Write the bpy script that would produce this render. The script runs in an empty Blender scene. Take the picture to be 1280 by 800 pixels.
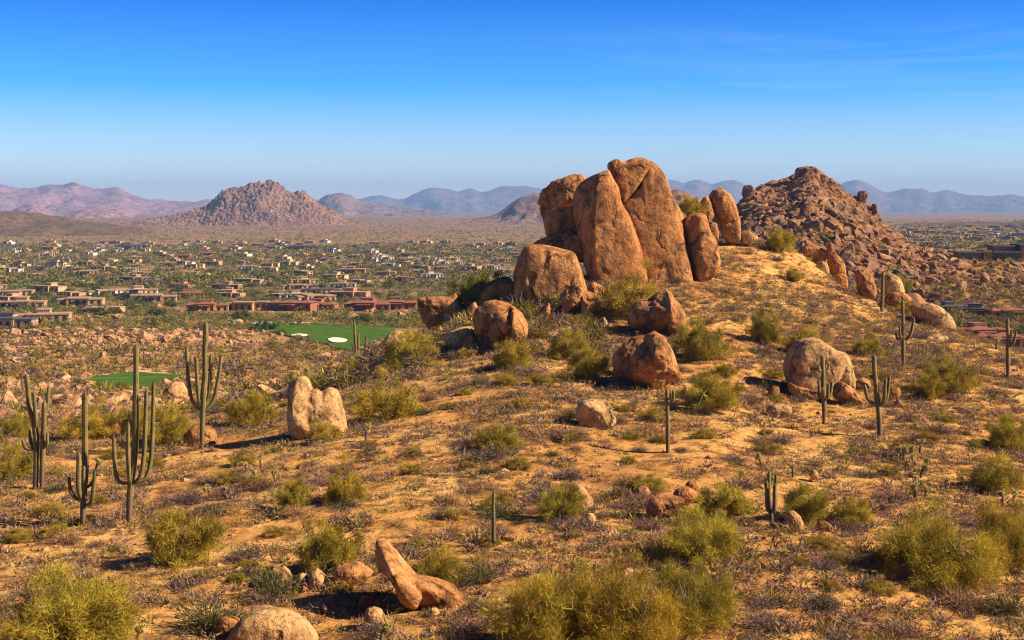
import bpy, math, random
import numpy as np
from mathutils import Vector, Matrix

R = math.radians
random.seed(7)
rng = np.random.default_rng(7)
SC = bpy.context.scene
COL = SC.collection

# ------------------------------------------------------------------ camera
F, CX, CY, HZ = 1758.0, 640.0, 400.0, 262.0
PITCH = math.atan((CY - HZ) / F)
cp, sp = math.cos(PITCH), math.sin(PITCH)
cam = bpy.data.cameras.new('camera')
cam.sensor_width = 36.0
cam.lens = F / 1280.0 * 36.0
cam.clip_start, cam.clip_end = 0.5, 80000
camo = bpy.data.objects.new('camera', cam)
camo.rotation_euler = (math.pi / 2 - PITCH, 0, 0)
COL.objects.link(camo)
SC.camera = camo

# ------------------------------------------------------------------ light
SUN_EL, SUN_AZ = 36.0, 80.0            # azimuth to the right of straight BEHIND the viewer
sd = Vector((math.sin(R(SUN_AZ)) * math.cos(R(SUN_EL)), -math.cos(R(SUN_AZ)) * math.cos(R(SUN_EL)), math.sin(R(SUN_EL))))
sun = bpy.data.lights.new('sun', 'SUN')
sun.energy, sun.angle, sun.color = 5.0, R(0.5), (1.0, 0.82, 0.56)
suno = bpy.data.objects.new('sun', sun)
suno.rotation_euler = sd.to_track_quat('Z', 'Y').to_euler()
COL.objects.link(suno)

W = bpy.data.worlds.new('World')
SC.world = W
W.use_nodes = True
wt = W.node_tree
wt.nodes.clear()


def nd(nt, typ, ins=None, **kw):
    n = nt.nodes.new(typ)
    for k, v in kw.items():
        setattr(n, k, v)
    for k, v in (ins or {}).items():
        s = n.inputs[k]
        if isinstance(v, bpy.types.NodeSocket):
            nt.links.new(v, s)
        else:
            s.default_value = v
    return n


def ramp(nt, fac, stops, interp='LINEAR'):
    n = nt.nodes.new('ShaderNodeValToRGB')
    n.color_ramp.interpolation = interp
    e = n.color_ramp.elements
    while len(e) < len(stops):
        e.new(0.5)
    for el, (p, c) in zip(e, stops):
        el.position = p
        el.color = (*c, 1) if len(c) == 3 else c
    nt.links.new(fac, n.inputs['Fac'])
    return n.outputs['Color']


def mix(nt, fac, a, b, blend='MIX'):
    n = nt.nodes.new('ShaderNodeMix')
    n.data_type = 'RGBA'
    n.blend_type = blend
    for i, v in ((0, fac), (6, a), (7, b)):
        if isinstance(v, bpy.types.NodeSocket):
            nt.links.new(v, n.inputs[i])
        elif i == 0:
            n.inputs[0].default_value = v
        else:
            n.inputs[i].default_value = (*v, 1)
    return n.outputs[2]


def math_n(nt, op, a, b=0.0, c=0.0, clamp=False):
    n = nt.nodes.new('ShaderNodeMath')
    n.operation = op
    n.use_clamp = clamp
    for i, v in enumerate((a, b, c)):
        if isinstance(v, bpy.types.NodeSocket):
            nt.links.new(v, n.inputs[i])
        else:
            n.inputs[i].default_value = v
    return n.outputs[0]


def maprange(nt, v, a, b, c=0.0, d=1.0):
    n = nt.nodes.new('ShaderNodeMapRange')
    nt.links.new(v, n.inputs[0])
    for i, x in enumerate((a, b, c, d)):
        n.inputs[i + 1].default_value = x
    return n.outputs[0]


sky = nd(wt, 'ShaderNodeTexSky', sky_type='NISHITA', sun_disc=False)
sky.sun_elevation = R(SUN_EL)
# Blender: rotation 0 puts the sun along +Y, growing clockwise seen from above
sky.sun_rotation = math.atan2(sd.x, sd.y)
sky.altitude, sky.air_density, sky.dust_density, sky.ozone_density = 700, 1.0, 0.3, 2.5
tc = nd(wt, 'ShaderNodeTexCoord')
sep = nd(wt, 'ShaderNodeSeparateXYZ', {0: tc.outputs['Generated']})
grade = ramp(wt, maprange(wt, sep.outputs['Z'], 0.0, 0.5), [
    (0.0, (1.02, 0.88, 0.96)), (0.08, (0.62, 0.76, 1.0)), (0.17, (0.10, 0.50, 0.98)), (0.29, (0.0, 0.27, 0.86)), (0.5, (0.03, 0.16, 0.50)), (1.0, (0.07, 0.13, 0.33))])
skyc = mix(wt, 1.0, sky.outputs[0], grade, 'MULTIPLY')
# thin cirrus: streaks laid on a plane high overhead
dz = math_n(wt, 'ADD', sep.outputs['Z'], 0.03)
cx_ = math_n(wt, 'DIVIDE', sep.outputs['X'], dz)
cy_ = math_n(wt, 'DIVIDE', sep.outputs['Y'], dz)
cv = nd(wt, 'ShaderNodeCombineXYZ', {0: math_n(wt, 'MULTIPLY', cx_, 0.35), 1: math_n(wt, 'MULTIPLY', cy_, 0.55), 2: 3.7})
cn = nd(wt, 'ShaderNodeTexNoise', {'Vector': cv.outputs[0], 'Scale': 1.7, 'Detail': 7.0, 'Roughness': 0.6, 'Distortion': 0.9})
cl = maprange(wt, cn.outputs['Fac'], 0.47, 0.80, 0.0, 0.36)
cl = math_n(wt, 'MULTIPLY', cl, maprange(wt, sep.outputs['Z'], 0.135, 0.105, 0.0, 1.0))
cl = math_n(wt, 'MULTIPLY', cl, maprange(wt, sep.outputs['X'], -0.05, 0.16, 0.12, 1.0))
skyc = mix(wt, cl, skyc, (2.6, 3.6, 5.2))
bg = nd(wt, 'ShaderNodeBackground', {'Color': skyc, 'Strength': 0.10})
wo = nd(wt, 'ShaderNodeOutputWorld', {'Surface': bg.outputs[0]})

SC.view_settings.view_transform = 'Standard'
SC.view_settings.look = 'None'
SC.view_settings.exposure = 1.0
SC.view_settings.gamma = 1.0
SC.view_settings.use_curve_mapping = False
SC.render.engine = 'CYCLES'
SC.cycles.max_bounces = 4
SC.cycles.diffuse_bounces = 1
SC.cycles.transparent_max_bounces = 4
SC.cycles.volume_bounces = 0
SC.cycles.pixel_filter_type = 'BLACKMAN_HARRIS'
SC.cycles.filter_width = 1.15


# ------------------------------------------------------------------ maths
def ray(px, py):
    """direction of a photo pixel, scaled so that y = 1"""
    xc = (np.asarray(px, float) - CX) / F
    yc = (CY - np.asarray(py, float)) / F
    dy = cp + yc * sp
    dz_ = -sp + yc * cp
    return xc / dy, dz_ / dy


def P(px, py, D):
    a, b = ray(px, py)
    return np.stack([a * D, np.ones_like(np.asarray(a, float)) * D, b * D], -1)


def project(p):
    p = np.asarray(p, float)
    x, y, z = p[..., 0], p[..., 1], p[..., 2]
    d = y * cp - z * sp
    u = y * sp + z * cp
    return CX + F * x / d, CY - F * u / d


def _h(ix, iy, iz, seed):
    h = (ix.astype(np.int64) * 374761393 + iy.astype(np.int64) * 668265263 + iz.astype(np.int64) * 1440662683 + seed * 1013904223) & 0xFFFFFFFF
    h = ((h ^ (h >> 13)) * 1274126177) & 0xFFFFFFFF
    h = ((h ^ (h >> 16)) * 2246822519) & 0xFFFFFFFF
    return ((h ^ (h >> 15)) & 0xFFFFFF) / float(0xFFFFFF) * 2 - 1


def vnoise(p, seed=0):
    i = np.floor(p)
    f = p - i
    u = f * f * (3 - 2 * f)
    i = i.astype(np.int64)
    r = 0
    for a in (0, 1):
        wx = u[..., 0] if a else 1 - u[..., 0]
        for b in (0, 1):
            wy = u[..., 1] if b else 1 - u[..., 1]
            for c in (0, 1):
                wz = u[..., 2] if c else 1 - u[..., 2]
                r = r + wx * wy * wz * _h(i[..., 0] + a, i[..., 1] + b, i[..., 2] + c, seed)
    return r


def fbm(p, octv=4, seed=0, gain=0.5):
    r, a, t = 0, 1.0, 0.0
    for o in range(octv):
        r = r + a * vnoise(p * 2.0 ** o + 17.3 * o, seed + o)
        t += a
        a *= gain
    return r / t


def fbm2(x, y, s, octv=3, seed=0):
    return fbm(np.stack([x / s, y / s, np.full_like(x, 0.37)], -1), octv, seed)


def pchip(xs, ys, x):
    xs, ys = np.asarray(xs, float), np.asarray(ys, float)
    h = np.diff(xs)
    d = np.diff(ys) / h
    m = np.zeros_like(ys)
    for k in range(1, len(xs) - 1):
        if d[k - 1] * d[k] > 0:
            w1, w2 = 2 * h[k] + h[k - 1], h[k] + 2 * h[k - 1]
            m[k] = (w1 + w2) / (w1 / d[k - 1] + w2 / d[k])
    m[0], m[-1] = d[0], d[-1]
    k = np.clip(np.searchsorted(xs, x) - 1, 0, len(h) - 1)
    t = np.clip((x - xs[k]) / h[k], 0, 1)
    return ((2 * t ** 3 - 3 * t ** 2 + 1) * ys[k] + (t ** 3 - 2 * t ** 2 + t) * h[k] * m[k]
            + (-2 * t ** 3 + 3 * t ** 2) * ys[k + 1] + (t ** 3 - t ** 2) * h[k] * m[k + 1])


# ------------------------------------------------------------------ terrain table
# per column: (photo row, distance) pairs, or ('z', distance, height)
LOW = [('z', 3, -1.8), ('z', 10, -4.5), ('z', 20, -8.0), ('z', 30, -11.0)]
VAL = [(420, 440), (400, 540), (380, 680), (340, 1120), (310, 1850), (297, 2400), (276, 5000), (268, 11000), (264, 24000)]
VALR = [(302, 1300), (288, 2100), (280, 3200), (272, 6500), (268, 11000), (264, 24000)]
COLS = {
    -300: [(800, 48), (700, 60), (640, 70), (600, 80), (560, 93), (530, 112), (500, 170), (475, 240), (450, 320)] + VAL,
    0: [(800, 46), (700, 58), (640, 68), (600, 77), (560, 91), (530, 112), (500, 170), (475, 240), (450, 320)] + VAL,
    160: [(800, 46), (700, 57), (655, 64), (600, 76), (560, 88), (535, 100), (505, 160), (475, 240), (450, 320)] + VAL,
    320: [(800, 46), (700, 56), (650, 63), (600, 72), (560, 83), (530, 96), (508, 110), ('z', 150, -22), ('z', 210, -28), (450, 330)] + VAL,
    480: [(800, 45), (700, 55), (640, 63), (600, 70), (560, 78), (520, 90), (480, 105), (445, 122), ('z', 150, -17.5), ('z', 200, -26), ('z', 300, -35)] + VAL,
    560: [(800, 45), (700, 55), (640, 63), (600, 69.5), (560, 77), (520, 87), (480, 99), (440, 115), (410, 128), ('z', 145, -12.5), ('z', 170, -18), ('z', 220, -27), ('z', 300, -35)] + VAL,
    640: [(800, 44), (700, 54), (640, 63), (600, 69), (560, 76), (520, 85), (480, 96), (440, 109), (410, 119), (388, 128), (365, 137), ('z', 150, -8.6), ('z', 175, -13), ('z', 220, -25), ('z', 300, -34)] + VAL,
    800: [(800, 44), (700, 54), (640, 63), (600, 70), (560, 78), (520, 87), (480, 98), (440, 110), (400, 121), (370, 130), (345, 138), ('z', 150, -5.6), ('z', 168, -7), ('z', 190, -12), ('z', 250, -25), ('z', 420, -34), (380, 700), (310, 1850), (297, 2400), (276, 5000), (268, 11000), (264, 24000)],
    900: [(800, 44), (700, 54), (640, 63), (600, 70), (560, 78), (520, 88), (480, 98), (440, 110), (400, 122), (360, 136), (320, 150), (297, 160), ('z', 175, -4.2), ('z', 200, -10), ('z', 260, -19), ('z', 400, -22), ('z', 700, -30)] + VALR,
    1000: [(800, 44), (700, 54), (640, 63), (600, 72), (560, 82), (530, 90), (500, 98), (460, 110), (420, 123), (380, 136), (340, 150), (312, 164), ('z', 180, -6.2), ('z', 210, -13), ('z', 260, -19), ('z', 400, -21), ('z', 700, -30)] + VALR,
    1100: [(800, 45), (700, 55), (640, 65), (600, 73), (545, 87), (500, 99), (460, 112), (420, 128), (385, 145), ('z', 165, -12.5), ('z', 200, -18), ('z', 260, -20.5), ('z', 300, -20.5), (350, 380), (328, 440), ('z', 700, -30)] + VALR,
    1190: [(800, 46), (700, 56), (640, 66), (600, 74), (545, 87), (500, 99), (460, 113), (420, 131), (412, 138), ('z', 160, -15.5), ('z', 200, -21), ('z', 250, -22.5), (390, 310), (350, 385), (328, 440), ('z', 500, -18), ('z', 700, -30)] + VALR,
    1280: [(800, 46), (700, 57), (640, 68), (600, 76), (560, 86), (500, 103), (470, 115), (447, 128), ('z', 150, -16), ('z', 190, -21.5), ('z', 250, -22.8), (390, 310), (350, 390), (327, 450), ('z', 500, -18), ('z', 650, -28)] + VALR,
    1600: [(800, 48), (700, 60), (640, 72), (600, 80), (560, 90), (500, 110), (470, 125), ('z', 160, -18), ('z', 250, -23), (390, 310), (350, 390), (327, 450), ('z', 500, -18), ('z', 650, -28)] + VALR,
}
LD = np.linspace(math.log(2.0), math.log(24000.0), 1100)
UU = np.arange(-800, 2081, 8.0)
_tab = []
for u, pts in sorted(COLS.items()):
    q = {}
    for t in LOW + pts:
        if t[0] == 'z':
            q[t[1]] = t[2]
        else:
            q[t[1]] = float(ray(u, t[0])[1]) * t[1]
    k = sorted(q)
    _tab.append(pchip(np.log(k), [q[a] for a in k], LD))
_tab = np.array(_tab)
_us = np.array(sorted(COLS), float)
TAB = np.stack([np.interp(UU, _us, _tab[:, j]) for j in range(len(LD))], 1)
_k = np.exp(-0.5 * (np.arange(-8, 9) / 3.2) ** 2)
_k /= _k.sum()
_pad = np.pad(TAB, ((8, 8), (0, 0)), 'edge')
TAB = sum(_k[i] * _pad[i:i + len(UU)] for i in range(17))

RH_U = [830, 870, 905, 925, 938, 960, 985, 1000, 1012, 1025, 1045, 1062, 1080, 1092, 1110, 1135, 1165, 1200, 1240]
RH_V = [306, 294, 278, 264, 247, 241, 237, 229, 221, 230, 248, 257, 268, 283, 300, 318, 328, 336, 342]
RH_D = [300, 340, 400, 450, 490, 520, 560, 620, 740]
RH_G = [0, .06, .34, .62, .86, 1.0, .82, .42, 0]


def H0(x, y):
    x, y = np.asarray(x, float), np.asarray(y, float)
    yy = np.maximum(y, 2.0)
    u = np.clip(CX + F * x / yy, UU[0], UU[-1] - 1e-3)
    d = np.clip(np.log(yy), LD[0], LD[-1] - 1e-6)
    a = (u - UU[0]) / 8.0
    b = (d - LD[0]) / (LD[1] - LD[0])
    i, j = np.minimum(a.astype(int), len(UU) - 2), np.minimum(b.astype(int), len(LD) - 2)
    s, t = a - i, b - j
    z = (TAB[i, j] * (1 - s) * (1 - t) + TAB[i + 1, j] * s * (1 - t) + TAB[i, j + 1] * (1 - s) * t + TAB[i + 1, j + 1] * s * t)
    g = np.interp(yy, RH_D, RH_G, 0, 0)
    sil = (HZ + 4 - np.interp(u, RH_U, RH_V)) / F * 520.0
    edge = np.interp(u, [820, 880, 1200, 1250], [0, 1, 1, 0])
    z = np.where(g > 0, np.maximum(z, z + (sil - z) * g * edge), z)
    return z


def HN(x, y):
    """terrain with its bumps"""
    x, y = np.asarray(x, float), np.asarray(y, float)
    z = H0(x, y)
    near = np.clip((y - 25) / 40, 0, 1)
    z = z + near * np.clip((420 - y) / 200, 0, 1) * (0.38 * fbm2(x, y, 9.0, 3, 3) + 0.13 * fbm2(x, y, 2.2, 3, 9))
    z = z + np.clip((y - 170) / 200, 0, 1) * np.clip((2600 - y) / 1500, 0, 1) * 1.3 * fbm2(x, y, 60.0, 4, 21)
    g = np.interp(y, RH_D, RH_G, 0, 0)
    u = CX + F * x / np.maximum(y, 2)
    g = g * np.clip((u - 860) / 50, 0, 1) * np.clip((1240 - u) / 100, 0, 1)
    z = z + g * 3.6 * fbm2(x, y, 13.0, 3, 31)
    return z


def hit(px, py, dmin=30.0, dmax=9000.0):
    """first terrain point under a photo pixel"""
    a, b = ray(px, py)
    D = np.geomspace(dmin, dmax, 2600)
    g = H0(a * D, D) - b * D
    k = int(np.argmax(g > 0))
    if not g[k] > 0:
        k = len(D) - 1
    lo, hi = D[max(k - 1, 0)], D[k]
    for _ in range(18):
        m = 0.5 * (lo + hi)
        if HN(a * m, m) - b * m > 0:
            hi = m
        else:
            lo = m
    return float(hi)


def ground(px, py, dmin=30.0):
    D = hit(px, py, dmin)
    a, b = ray(px, py)
    x = float(a * D)
    return np.array([x, D, float(HN(x, D))])


def visible(x, y, z):
    t = np.linspace(0.12, 0.97, 90)[:, None]
    return (H0(x[None] * t, y[None] * t) < z[None] * t + 0.25).all(0)


# ------------------------------------------------------------------ mesh helpers
def mk(name, V, Fc, mats=(), smooth=True, fidx=None, attr=None, sharp=None):
    V = np.asarray(V, np.float32)
    Fc = np.asarray(Fc, np.int32)
    me = bpy.data.meshes.new(name)
    n, k = Fc.shape
    me.vertices.add(len(V))
    me.vertices.foreach_set('co', V.ravel())
    me.loops.add(n * k)
    me.loops.foreach_set('vertex_index', Fc.ravel())
    me.polygons.add(n)
    me.polygons.foreach_set('loop_start', np.arange(0, n * k, k, dtype=np.int32))
    me.polygons.foreach_set('use_smooth', np.full(n, smooth))
    if fidx is not None:
        me.polygons.foreach_set('material_index', np.asarray(fidx, np.int32))
    me.update(calc_edges=True)
    me.validate()
    for an, (dom, val) in (attr or {}).items():
        val = np.asarray(val, np.float32)
        if val.ndim == 1:
            at = me.attributes.new(an, 'FLOAT', dom)
            at.data.foreach_set('value', val)
        else:
            at = me.attributes.new(an, 'FLOAT_COLOR', dom)
            at.data.foreach_set('color', np.concatenate([val, np.ones((len(val), 1), np.float32)], 1).ravel())
    for m in mats:
        me.materials.append(m)
    return me


def link(name, me, parent=None, loc=(0, 0, 0), rot=(0, 0, 0), scale=(1, 1, 1), color=None):
    o = bpy.data.objects.new(name, me)
    COL.objects.link(o)
    if parent is not None:
        o.parent = parent
    o.location = loc
    o.rotation_euler = rot
    o.scale = scale if hasattr(scale, '__len__') else (scale,) * 3
    if color is not None:
        o.color = (*color, 1)
    return o


def tag(o, label=None, cat=None, group=None, kind=None):
    for k, v in (('label', label), ('category', cat), ('group', group), ('kind', kind)):
        if v:
            o[k] = v
    return o


AUTO = []          # (object, description, photo x, photo y)
LAND = []          # (phrase, photo x, photo y)


def auto(o, desc, cat, group, at=None):
    tag(o, None, cat, group)
    p = np.array(o.location) if at is None else np.asarray(at)
    px, py = project(p)
    AUTO.append((o, desc, float(px), float(py)))


def grid_faces(nu, nv, wrap=False):
    i = np.arange(nu - (0 if wrap else 1))
    j = np.arange(nv - 1)
    I, J = np.meshgrid(i, j, indexing='ij')
    I2 = (I + 1) % nu
    return np.stack([I * nv + J, I2 * nv + J, I2 * nv + J + 1, I * nv + J + 1], -1).reshape(-1, 4)


def tube(path, rad, n=5, ribs=0, cap=True, depth=0.16):
    """swept tube; ribs > 0 gives a fluted section"""
    path = np.asarray(path, float)
    rad = np.asarray(rad, float)
    m = len(path)
    T = np.gradient(path, axis=0)
    T /= np.linalg.norm(T, axis=1)[:, None] + 1e-9
    ref = np.array([0.0, 1.0, 0.0]) if abs(T[0][1]) < 0.9 else np.array([1.0, 0, 0])
    V = []
    k = 2 * ribs if ribs else n
    ang = np.arange(k) / k * 2 * math.pi
    prof = np.where(np.arange(k) % 2 == 0, 1.0, 1.0 - depth) if ribs else np.ones(k)
    for i in range(m):
        s = np.cross(T[i], ref)
        s /= np.linalg.norm(s) + 1e-9
        ref2 = np.cross(s, T[i])
        ref = ref2
        V.append(path[i] + rad[i] * (np.cos(ang) * prof)[:, None] * s + rad[i] * (np.sin(ang) * prof)[:, None] * ref2)
    V = np.concatenate(V)
    fs = []
    for i in range(m - 1):
        a = i * k + np.arange(k)
        b = i * k + (np.arange(k) + 1) % k
        fs.append(np.stack([a, b, b + k, a + k], 1))
    ridge = np.tile((prof > 0.99).astype(float), m)
    return V, np.concatenate(fs), ridge


def join(parts):
    Vs, Fs, off = [], [], 0
    for V, Fc in parts:
        Vs.append(V)
        Fs.append(Fc + off)
        off += len(V)
    return np.concatenate(Vs), np.concatenate(Fs)


def ico(sub):
    import bmesh
    bm = bmesh.new()
    bmesh.ops.create_icosphere(bm, subdivisions=sub, radius=1.0)
    V = np.array([v.co[:] for v in bm.verts])
    Fc = np.array([[v.index for v in f.verts] for f in bm.faces])
    bm.free()
    return V, Fc


ICO = {k: ico(k) for k in (1, 2, 3, 4, 5)}


# ------------------------------------------------------------------ materials
def newmat(name):
    m = bpy.data.materials.new(name)
    m.use_nodes = True
    nt = m.node_tree
    nt.nodes.clear()
    return m, nt


def finish(nt, color, rough=0.9, bump=None, spec=0.15, trans=0.0):
    b = nd(nt, 'ShaderNodeBsdfPrincipled', {'Roughness': rough, 'Specular IOR Level': spec})
    if isinstance(color, bpy.types.NodeSocket):
        nt.links.new(color, b.inputs['Base Color'])
    else:
        b.inputs['Base Color'].default_value = (*color, 1)
    if bump is not None:
        nt.links.new(bump, b.inputs['Normal'])
    out = b.outputs[0]
    if trans:
        t = nd(nt, 'ShaderNodeBsdfTranslucent')
        if isinstance(color, bpy.types.NodeSocket):
            nt.links.new(color, t.inputs['Color'])
        else:
            t.inputs['Color'].default_value = (*color, 1)
        mx = nd(nt, 'ShaderNodeMixShader', {0: trans, 1: out, 2: t.outputs[0]})
        out = mx.outputs[0]
    nd(nt, 'ShaderNodeOutputMaterial', {'Surface': out})


def noise(nt, vec, scale, detail=4.0, rough=0.55, dist=0.0):
    return nd(nt, 'ShaderNodeTexNoise', {'Vector': vec, 'Scale': scale, 'Detail': detail, 'Roughness': rough, 'Distortion': dist}).outputs['Fac']


def bumpn(nt, h, strength, dist, prev=None):
    n = nd(nt, 'ShaderNodeBump', {'Height': h, 'Strength': strength, 'Distance': dist})
    if prev is not None:
        nt.links.new(prev, n.inputs['Normal'])
    return n.outputs[0]


def rock_mat(name, c1, c2, varnish=(0.10, 0.055, 0.035), vamt=0.55, scale=1.0, use_obj=False):
    m, nt = newmat(name)
    co = nd(nt, 'ShaderNodeTexCoord').outputs['Object']
    oi = nd(nt, 'ShaderNodeObjectInfo')
    off = nd(nt, 'ShaderNodeVectorMath', {0: co, 1: oi.outputs['Location']}, operation='ADD').outputs[0]
    base = mix(nt, ramp(nt, noise(nt, off, 0.30 * scale, 5, 0.6), [(0.35, (0, 0, 0)), (0.65, (1, 1, 1))]), c1, c2)
    sx = nd(nt, 'ShaderNodeMapping', {'Vector': off, 'Scale': (0.55, 0.55, 0.14)}).outputs[0]
    st = ramp(nt, noise(nt, sx, 1.3 * scale, 5, 0.62, 0.6), [(0.48, (0, 0, 0)), (0.66, (1, 1, 1))])
    base = mix(nt, math_n(nt, 'MULTIPLY', st, vamt), base, varnish)
    sp1 = ramp(nt, noise(nt, off, 5.0 * scale, 3, 0.75), [(0.34, (0.58, 0.54, 0.52)), (0.50, (1, 1, 1)), (0.68, (1.2, 1.18, 1.12))])
    base = mix(nt, 1.0, base, sp1, 'MULTIPLY')
    sp2 = ramp(nt, noise(nt, off, 1.4 * scale, 4, 0.7), [(0.34, (0.56, 0.53, 0.50)), (0.5, (0.98, 0.96, 0.95)), (0.66, (1.18, 1.17, 1.12))])
    base = mix(nt, 1.0, base, sp2, 'MULTIPLY')
    if use_obj:
        base = mix(nt, 1.0, base, oi.outputs['Color'], 'MULTIPLY')
    warp = nd(nt, 'ShaderNodeTexNoise', {'Vector': off, 'Scale': 0.5 * scale, 'Detail': 4.0})
    wv = nd(nt, 'ShaderNodeVectorMath', {0: off, 1: nd(nt, 'ShaderNodeVectorMath', {0: warp.outputs['Color'], 1: (2.6, 2.6, 2.6)}, operation='MULTIPLY').outputs[0]}, operation='ADD').outputs[0]
    vm = nd(nt, 'ShaderNodeMapping', {'Vector': wv, 'Scale': (1.0, 1.0, 0.55)}).outputs[0]
    ve = nd(nt, 'ShaderNodeTexVoronoi', {'Vector': vm, 'Scale': 0.20 * scale}, feature='DISTANCE_TO_EDGE').outputs['Distance']
    crack = maprange(nt, ve, 0.0, 0.035, 1.0, 0.0)
    crack = math_n(nt, 'MULTIPLY', crack, ramp(nt, noise(nt, off, 0.45 * scale, 2), [(0.46, (0, 0, 0)), (0.58, (1, 1, 1))]))
    base = mix(nt, math_n(nt, 'MULTIPLY', crack, 0.75), base, (0.06, 0.03, 0.018))
    b1 = bumpn(nt, noise(nt, off, 1.1 * scale, 6, 0.65), 0.55, 0.5 / scale)
    b1 = bumpn(nt, math_n(nt, 'SUBTRACT', 1.0, crack), 0.8, 0.25 / scale, b1)
    b2 = bumpn(nt, noise(nt, off, 6.0 * scale, 3, 0.7), 0.9, 0.10 / scale, b1)
    finish(nt, base, 0.92, b2, 0.1)
    return m


M = {}
M['granite'] = rock_mat('granite', (0.51, 0.255, 0.097), (0.36, 0.148, 0.054), vamt=0.75)
M['pale_granite'] = rock_mat('pale_granite', (0.58, 0.37, 0.17), (0.46, 0.265, 0.115), vamt=0.4)
M['rubble'] = rock_mat('rubble_granite', (0.31, 0.18, 0.10), (0.20, 0.108, 0.062), vamt=0.5, scale=0.7, use_obj=True)


def ground_mat():
    m, nt = newmat('desert_ground')
    g = nd(nt, 'ShaderNodeNewGeometry')
    pos = g.outputs['Position']
    y = nd(nt, 'ShaderNodeSeparateXYZ', {0: pos}).outputs['Y']
    n1 = noise(nt, pos, 0.13, 7, 0.68)
    n2 = noise(nt, pos, 0.9, 5, 0.65)
    n3 = noise(nt, pos, 6.0, 3, 0.7)
    sand = ramp(nt, n1, [(0.33, (0.34, 0.165, 0.060)), (0.47, (0.52, 0.275, 0.088)), (0.66, (0.65, 0.40, 0.14))])
    patch = ramp(nt, n2, [(0.38, (0.42, 0.36, 0.34)), (0.50, (0.95, 0.92, 0.88)), (0.66, (1.15, 1.15, 1.1))])
    sand = mix(nt, 1.0, sand, patch, 'MULTIPLY')
    grit = ramp(nt, n3, [(0.32, (0.58, 0.52, 0.50)), (0.5, (1, 1, 1)), (0.72, (1.15, 1.15, 1.12))])
    sand = mix(nt, 1.0, sand, grit, 'MULTIPLY')
    # the plain: pinkish soil peppered with scrub, coarser far away
    f1 = noise(nt, pos, 0.012, 5, 0.6)
    far = ramp(nt, f1, [(0.3, (0.30, 0.165, 0.085)), (0.55, (0.38, 0.215, 0.115)), (0.75, (0.45, 0.27, 0.15))])
    s1 = ramp(nt, noise(nt, pos, 0.16, 4, 0.7), [(0.47, (0, 0, 0)), (0.56, (1, 1, 1))])
    far = mix(nt, math_n(nt, 'MULTIPLY', s1, 0.65), far, (0.085, 0.075, 0.035))
    st = nd(nt, 'ShaderNodeMapping', {'Vector': pos, 'Scale': (1, 0.35, 1)}).outputs[0]
    s2 = ramp(nt, noise(nt, st, 0.035, 5, 0.7), [(0.42, (0, 0, 0)), (0.60, (1, 1, 1))])
    far = mix(nt, math_n(nt, 'MULTIPLY', s2, 0.45), far, (0.075, 0.075, 0.035))
    c = mix(nt, maprange(nt, y, 200, 620), sand, far)
    b = bumpn(nt, n2, 0.7, 0.25)
    b = bumpn(nt, n3, 0.7, 0.05, b)
    finish(nt, c, 0.95, b, 0.05)
    return m


M['ground'] = ground_mat()


def mountain_mat(name, c1, c2, sc):
    m, nt = newmat(name)
    pos = nd(nt, 'ShaderNodeNewGeometry').outputs['Position']
    c = ramp(nt, noise(nt, pos, sc, 6, 0.65), [(0.32, c1), (0.66, c2)])
    sp_ = ramp(nt, noise(nt, pos, sc * 9, 3, 0.7), [(0.38, (0.6, 0.62, 0.6)), (0.6, (1.1, 1.1, 1.1))])
    c = mix(nt, 1.0, c, sp_, 'MULTIPLY')
    b = bumpn(nt, noise(nt, pos, sc * 3, 6, 0.65), 0.8, 0.25 / sc)
    finish(nt, c, 0.95, b, 0.02)
    return m


M['far_rock'] = mountain_mat('far_mountain_rock', (0.30, 0.15, 0.17), (0.46, 0.26, 0.28), 0.003)
M['range_rock'] = mountain_mat('blue_range_rock', (0.21, 0.14, 0.13), (0.32, 0.22, 0.20), 0.0025)
M['boulder_mountain'] = mountain_mat('boulder_mountain_rock', (0.19, 0.105, 0.078), (0.34, 0.20, 0.145), 0.02)
M['scrub_hill'] = mountain_mat('scrub_hill_soil', (0.10, 0.075, 0.04), (0.23, 0.14, 0.085), 0.03)


def leaf_mat(name, stops, trans=0.25, use_obj=True, rough=0.7):
    """colour by the face attribute 'tint' (leaf to leaf variation), times the object's own colour"""
    m, nt = newmat(name)
    t = nd(nt, 'ShaderNodeAttribute', attribute_name='tint').outputs['Fac']
    c = ramp(nt, t, stops)
    if use_obj:
        c = mix(nt, 1.0, c, nd(nt, 'ShaderNodeObjectInfo').outputs['Color'], 'MULTIPLY')
    finish(nt, c, rough, None, 0.1, trans)
    return m


M['palo'] = leaf_mat('palo_verde_twigs', [(0.0, (0.14, 0.10, 0.022)), (0.5, (0.40, 0.285, 0.036)), (1.0, (0.68, 0.49, 0.070))], 0.25)
M['dry'] = leaf_mat('dry_bush_twigs', [(0.0, (0.10, 0.065, 0.055)), (0.5, (0.20, 0.135, 0.11)), (1.0, (0.33, 0.22, 0.15))], 0.15)
M['mesquite'] = leaf_mat('mesquite_leaves', [(0.0, (0.06, 0.07, 0.02)), (0.5, (0.12, 0.125, 0.035)), (1.0, (0.22, 0.20, 0.055))], 0.2)


def attr_mat(name, trans=0.0):
    m, nt = newmat(name)
    c = nd(nt, 'ShaderNodeAttribute', attribute_name='hue').outputs['Color']
    finish(nt, c, 0.85, None, 0.05, trans)
    return m


M['hue'] = attr_mat('mixed_scrub', 0.15)


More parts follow.
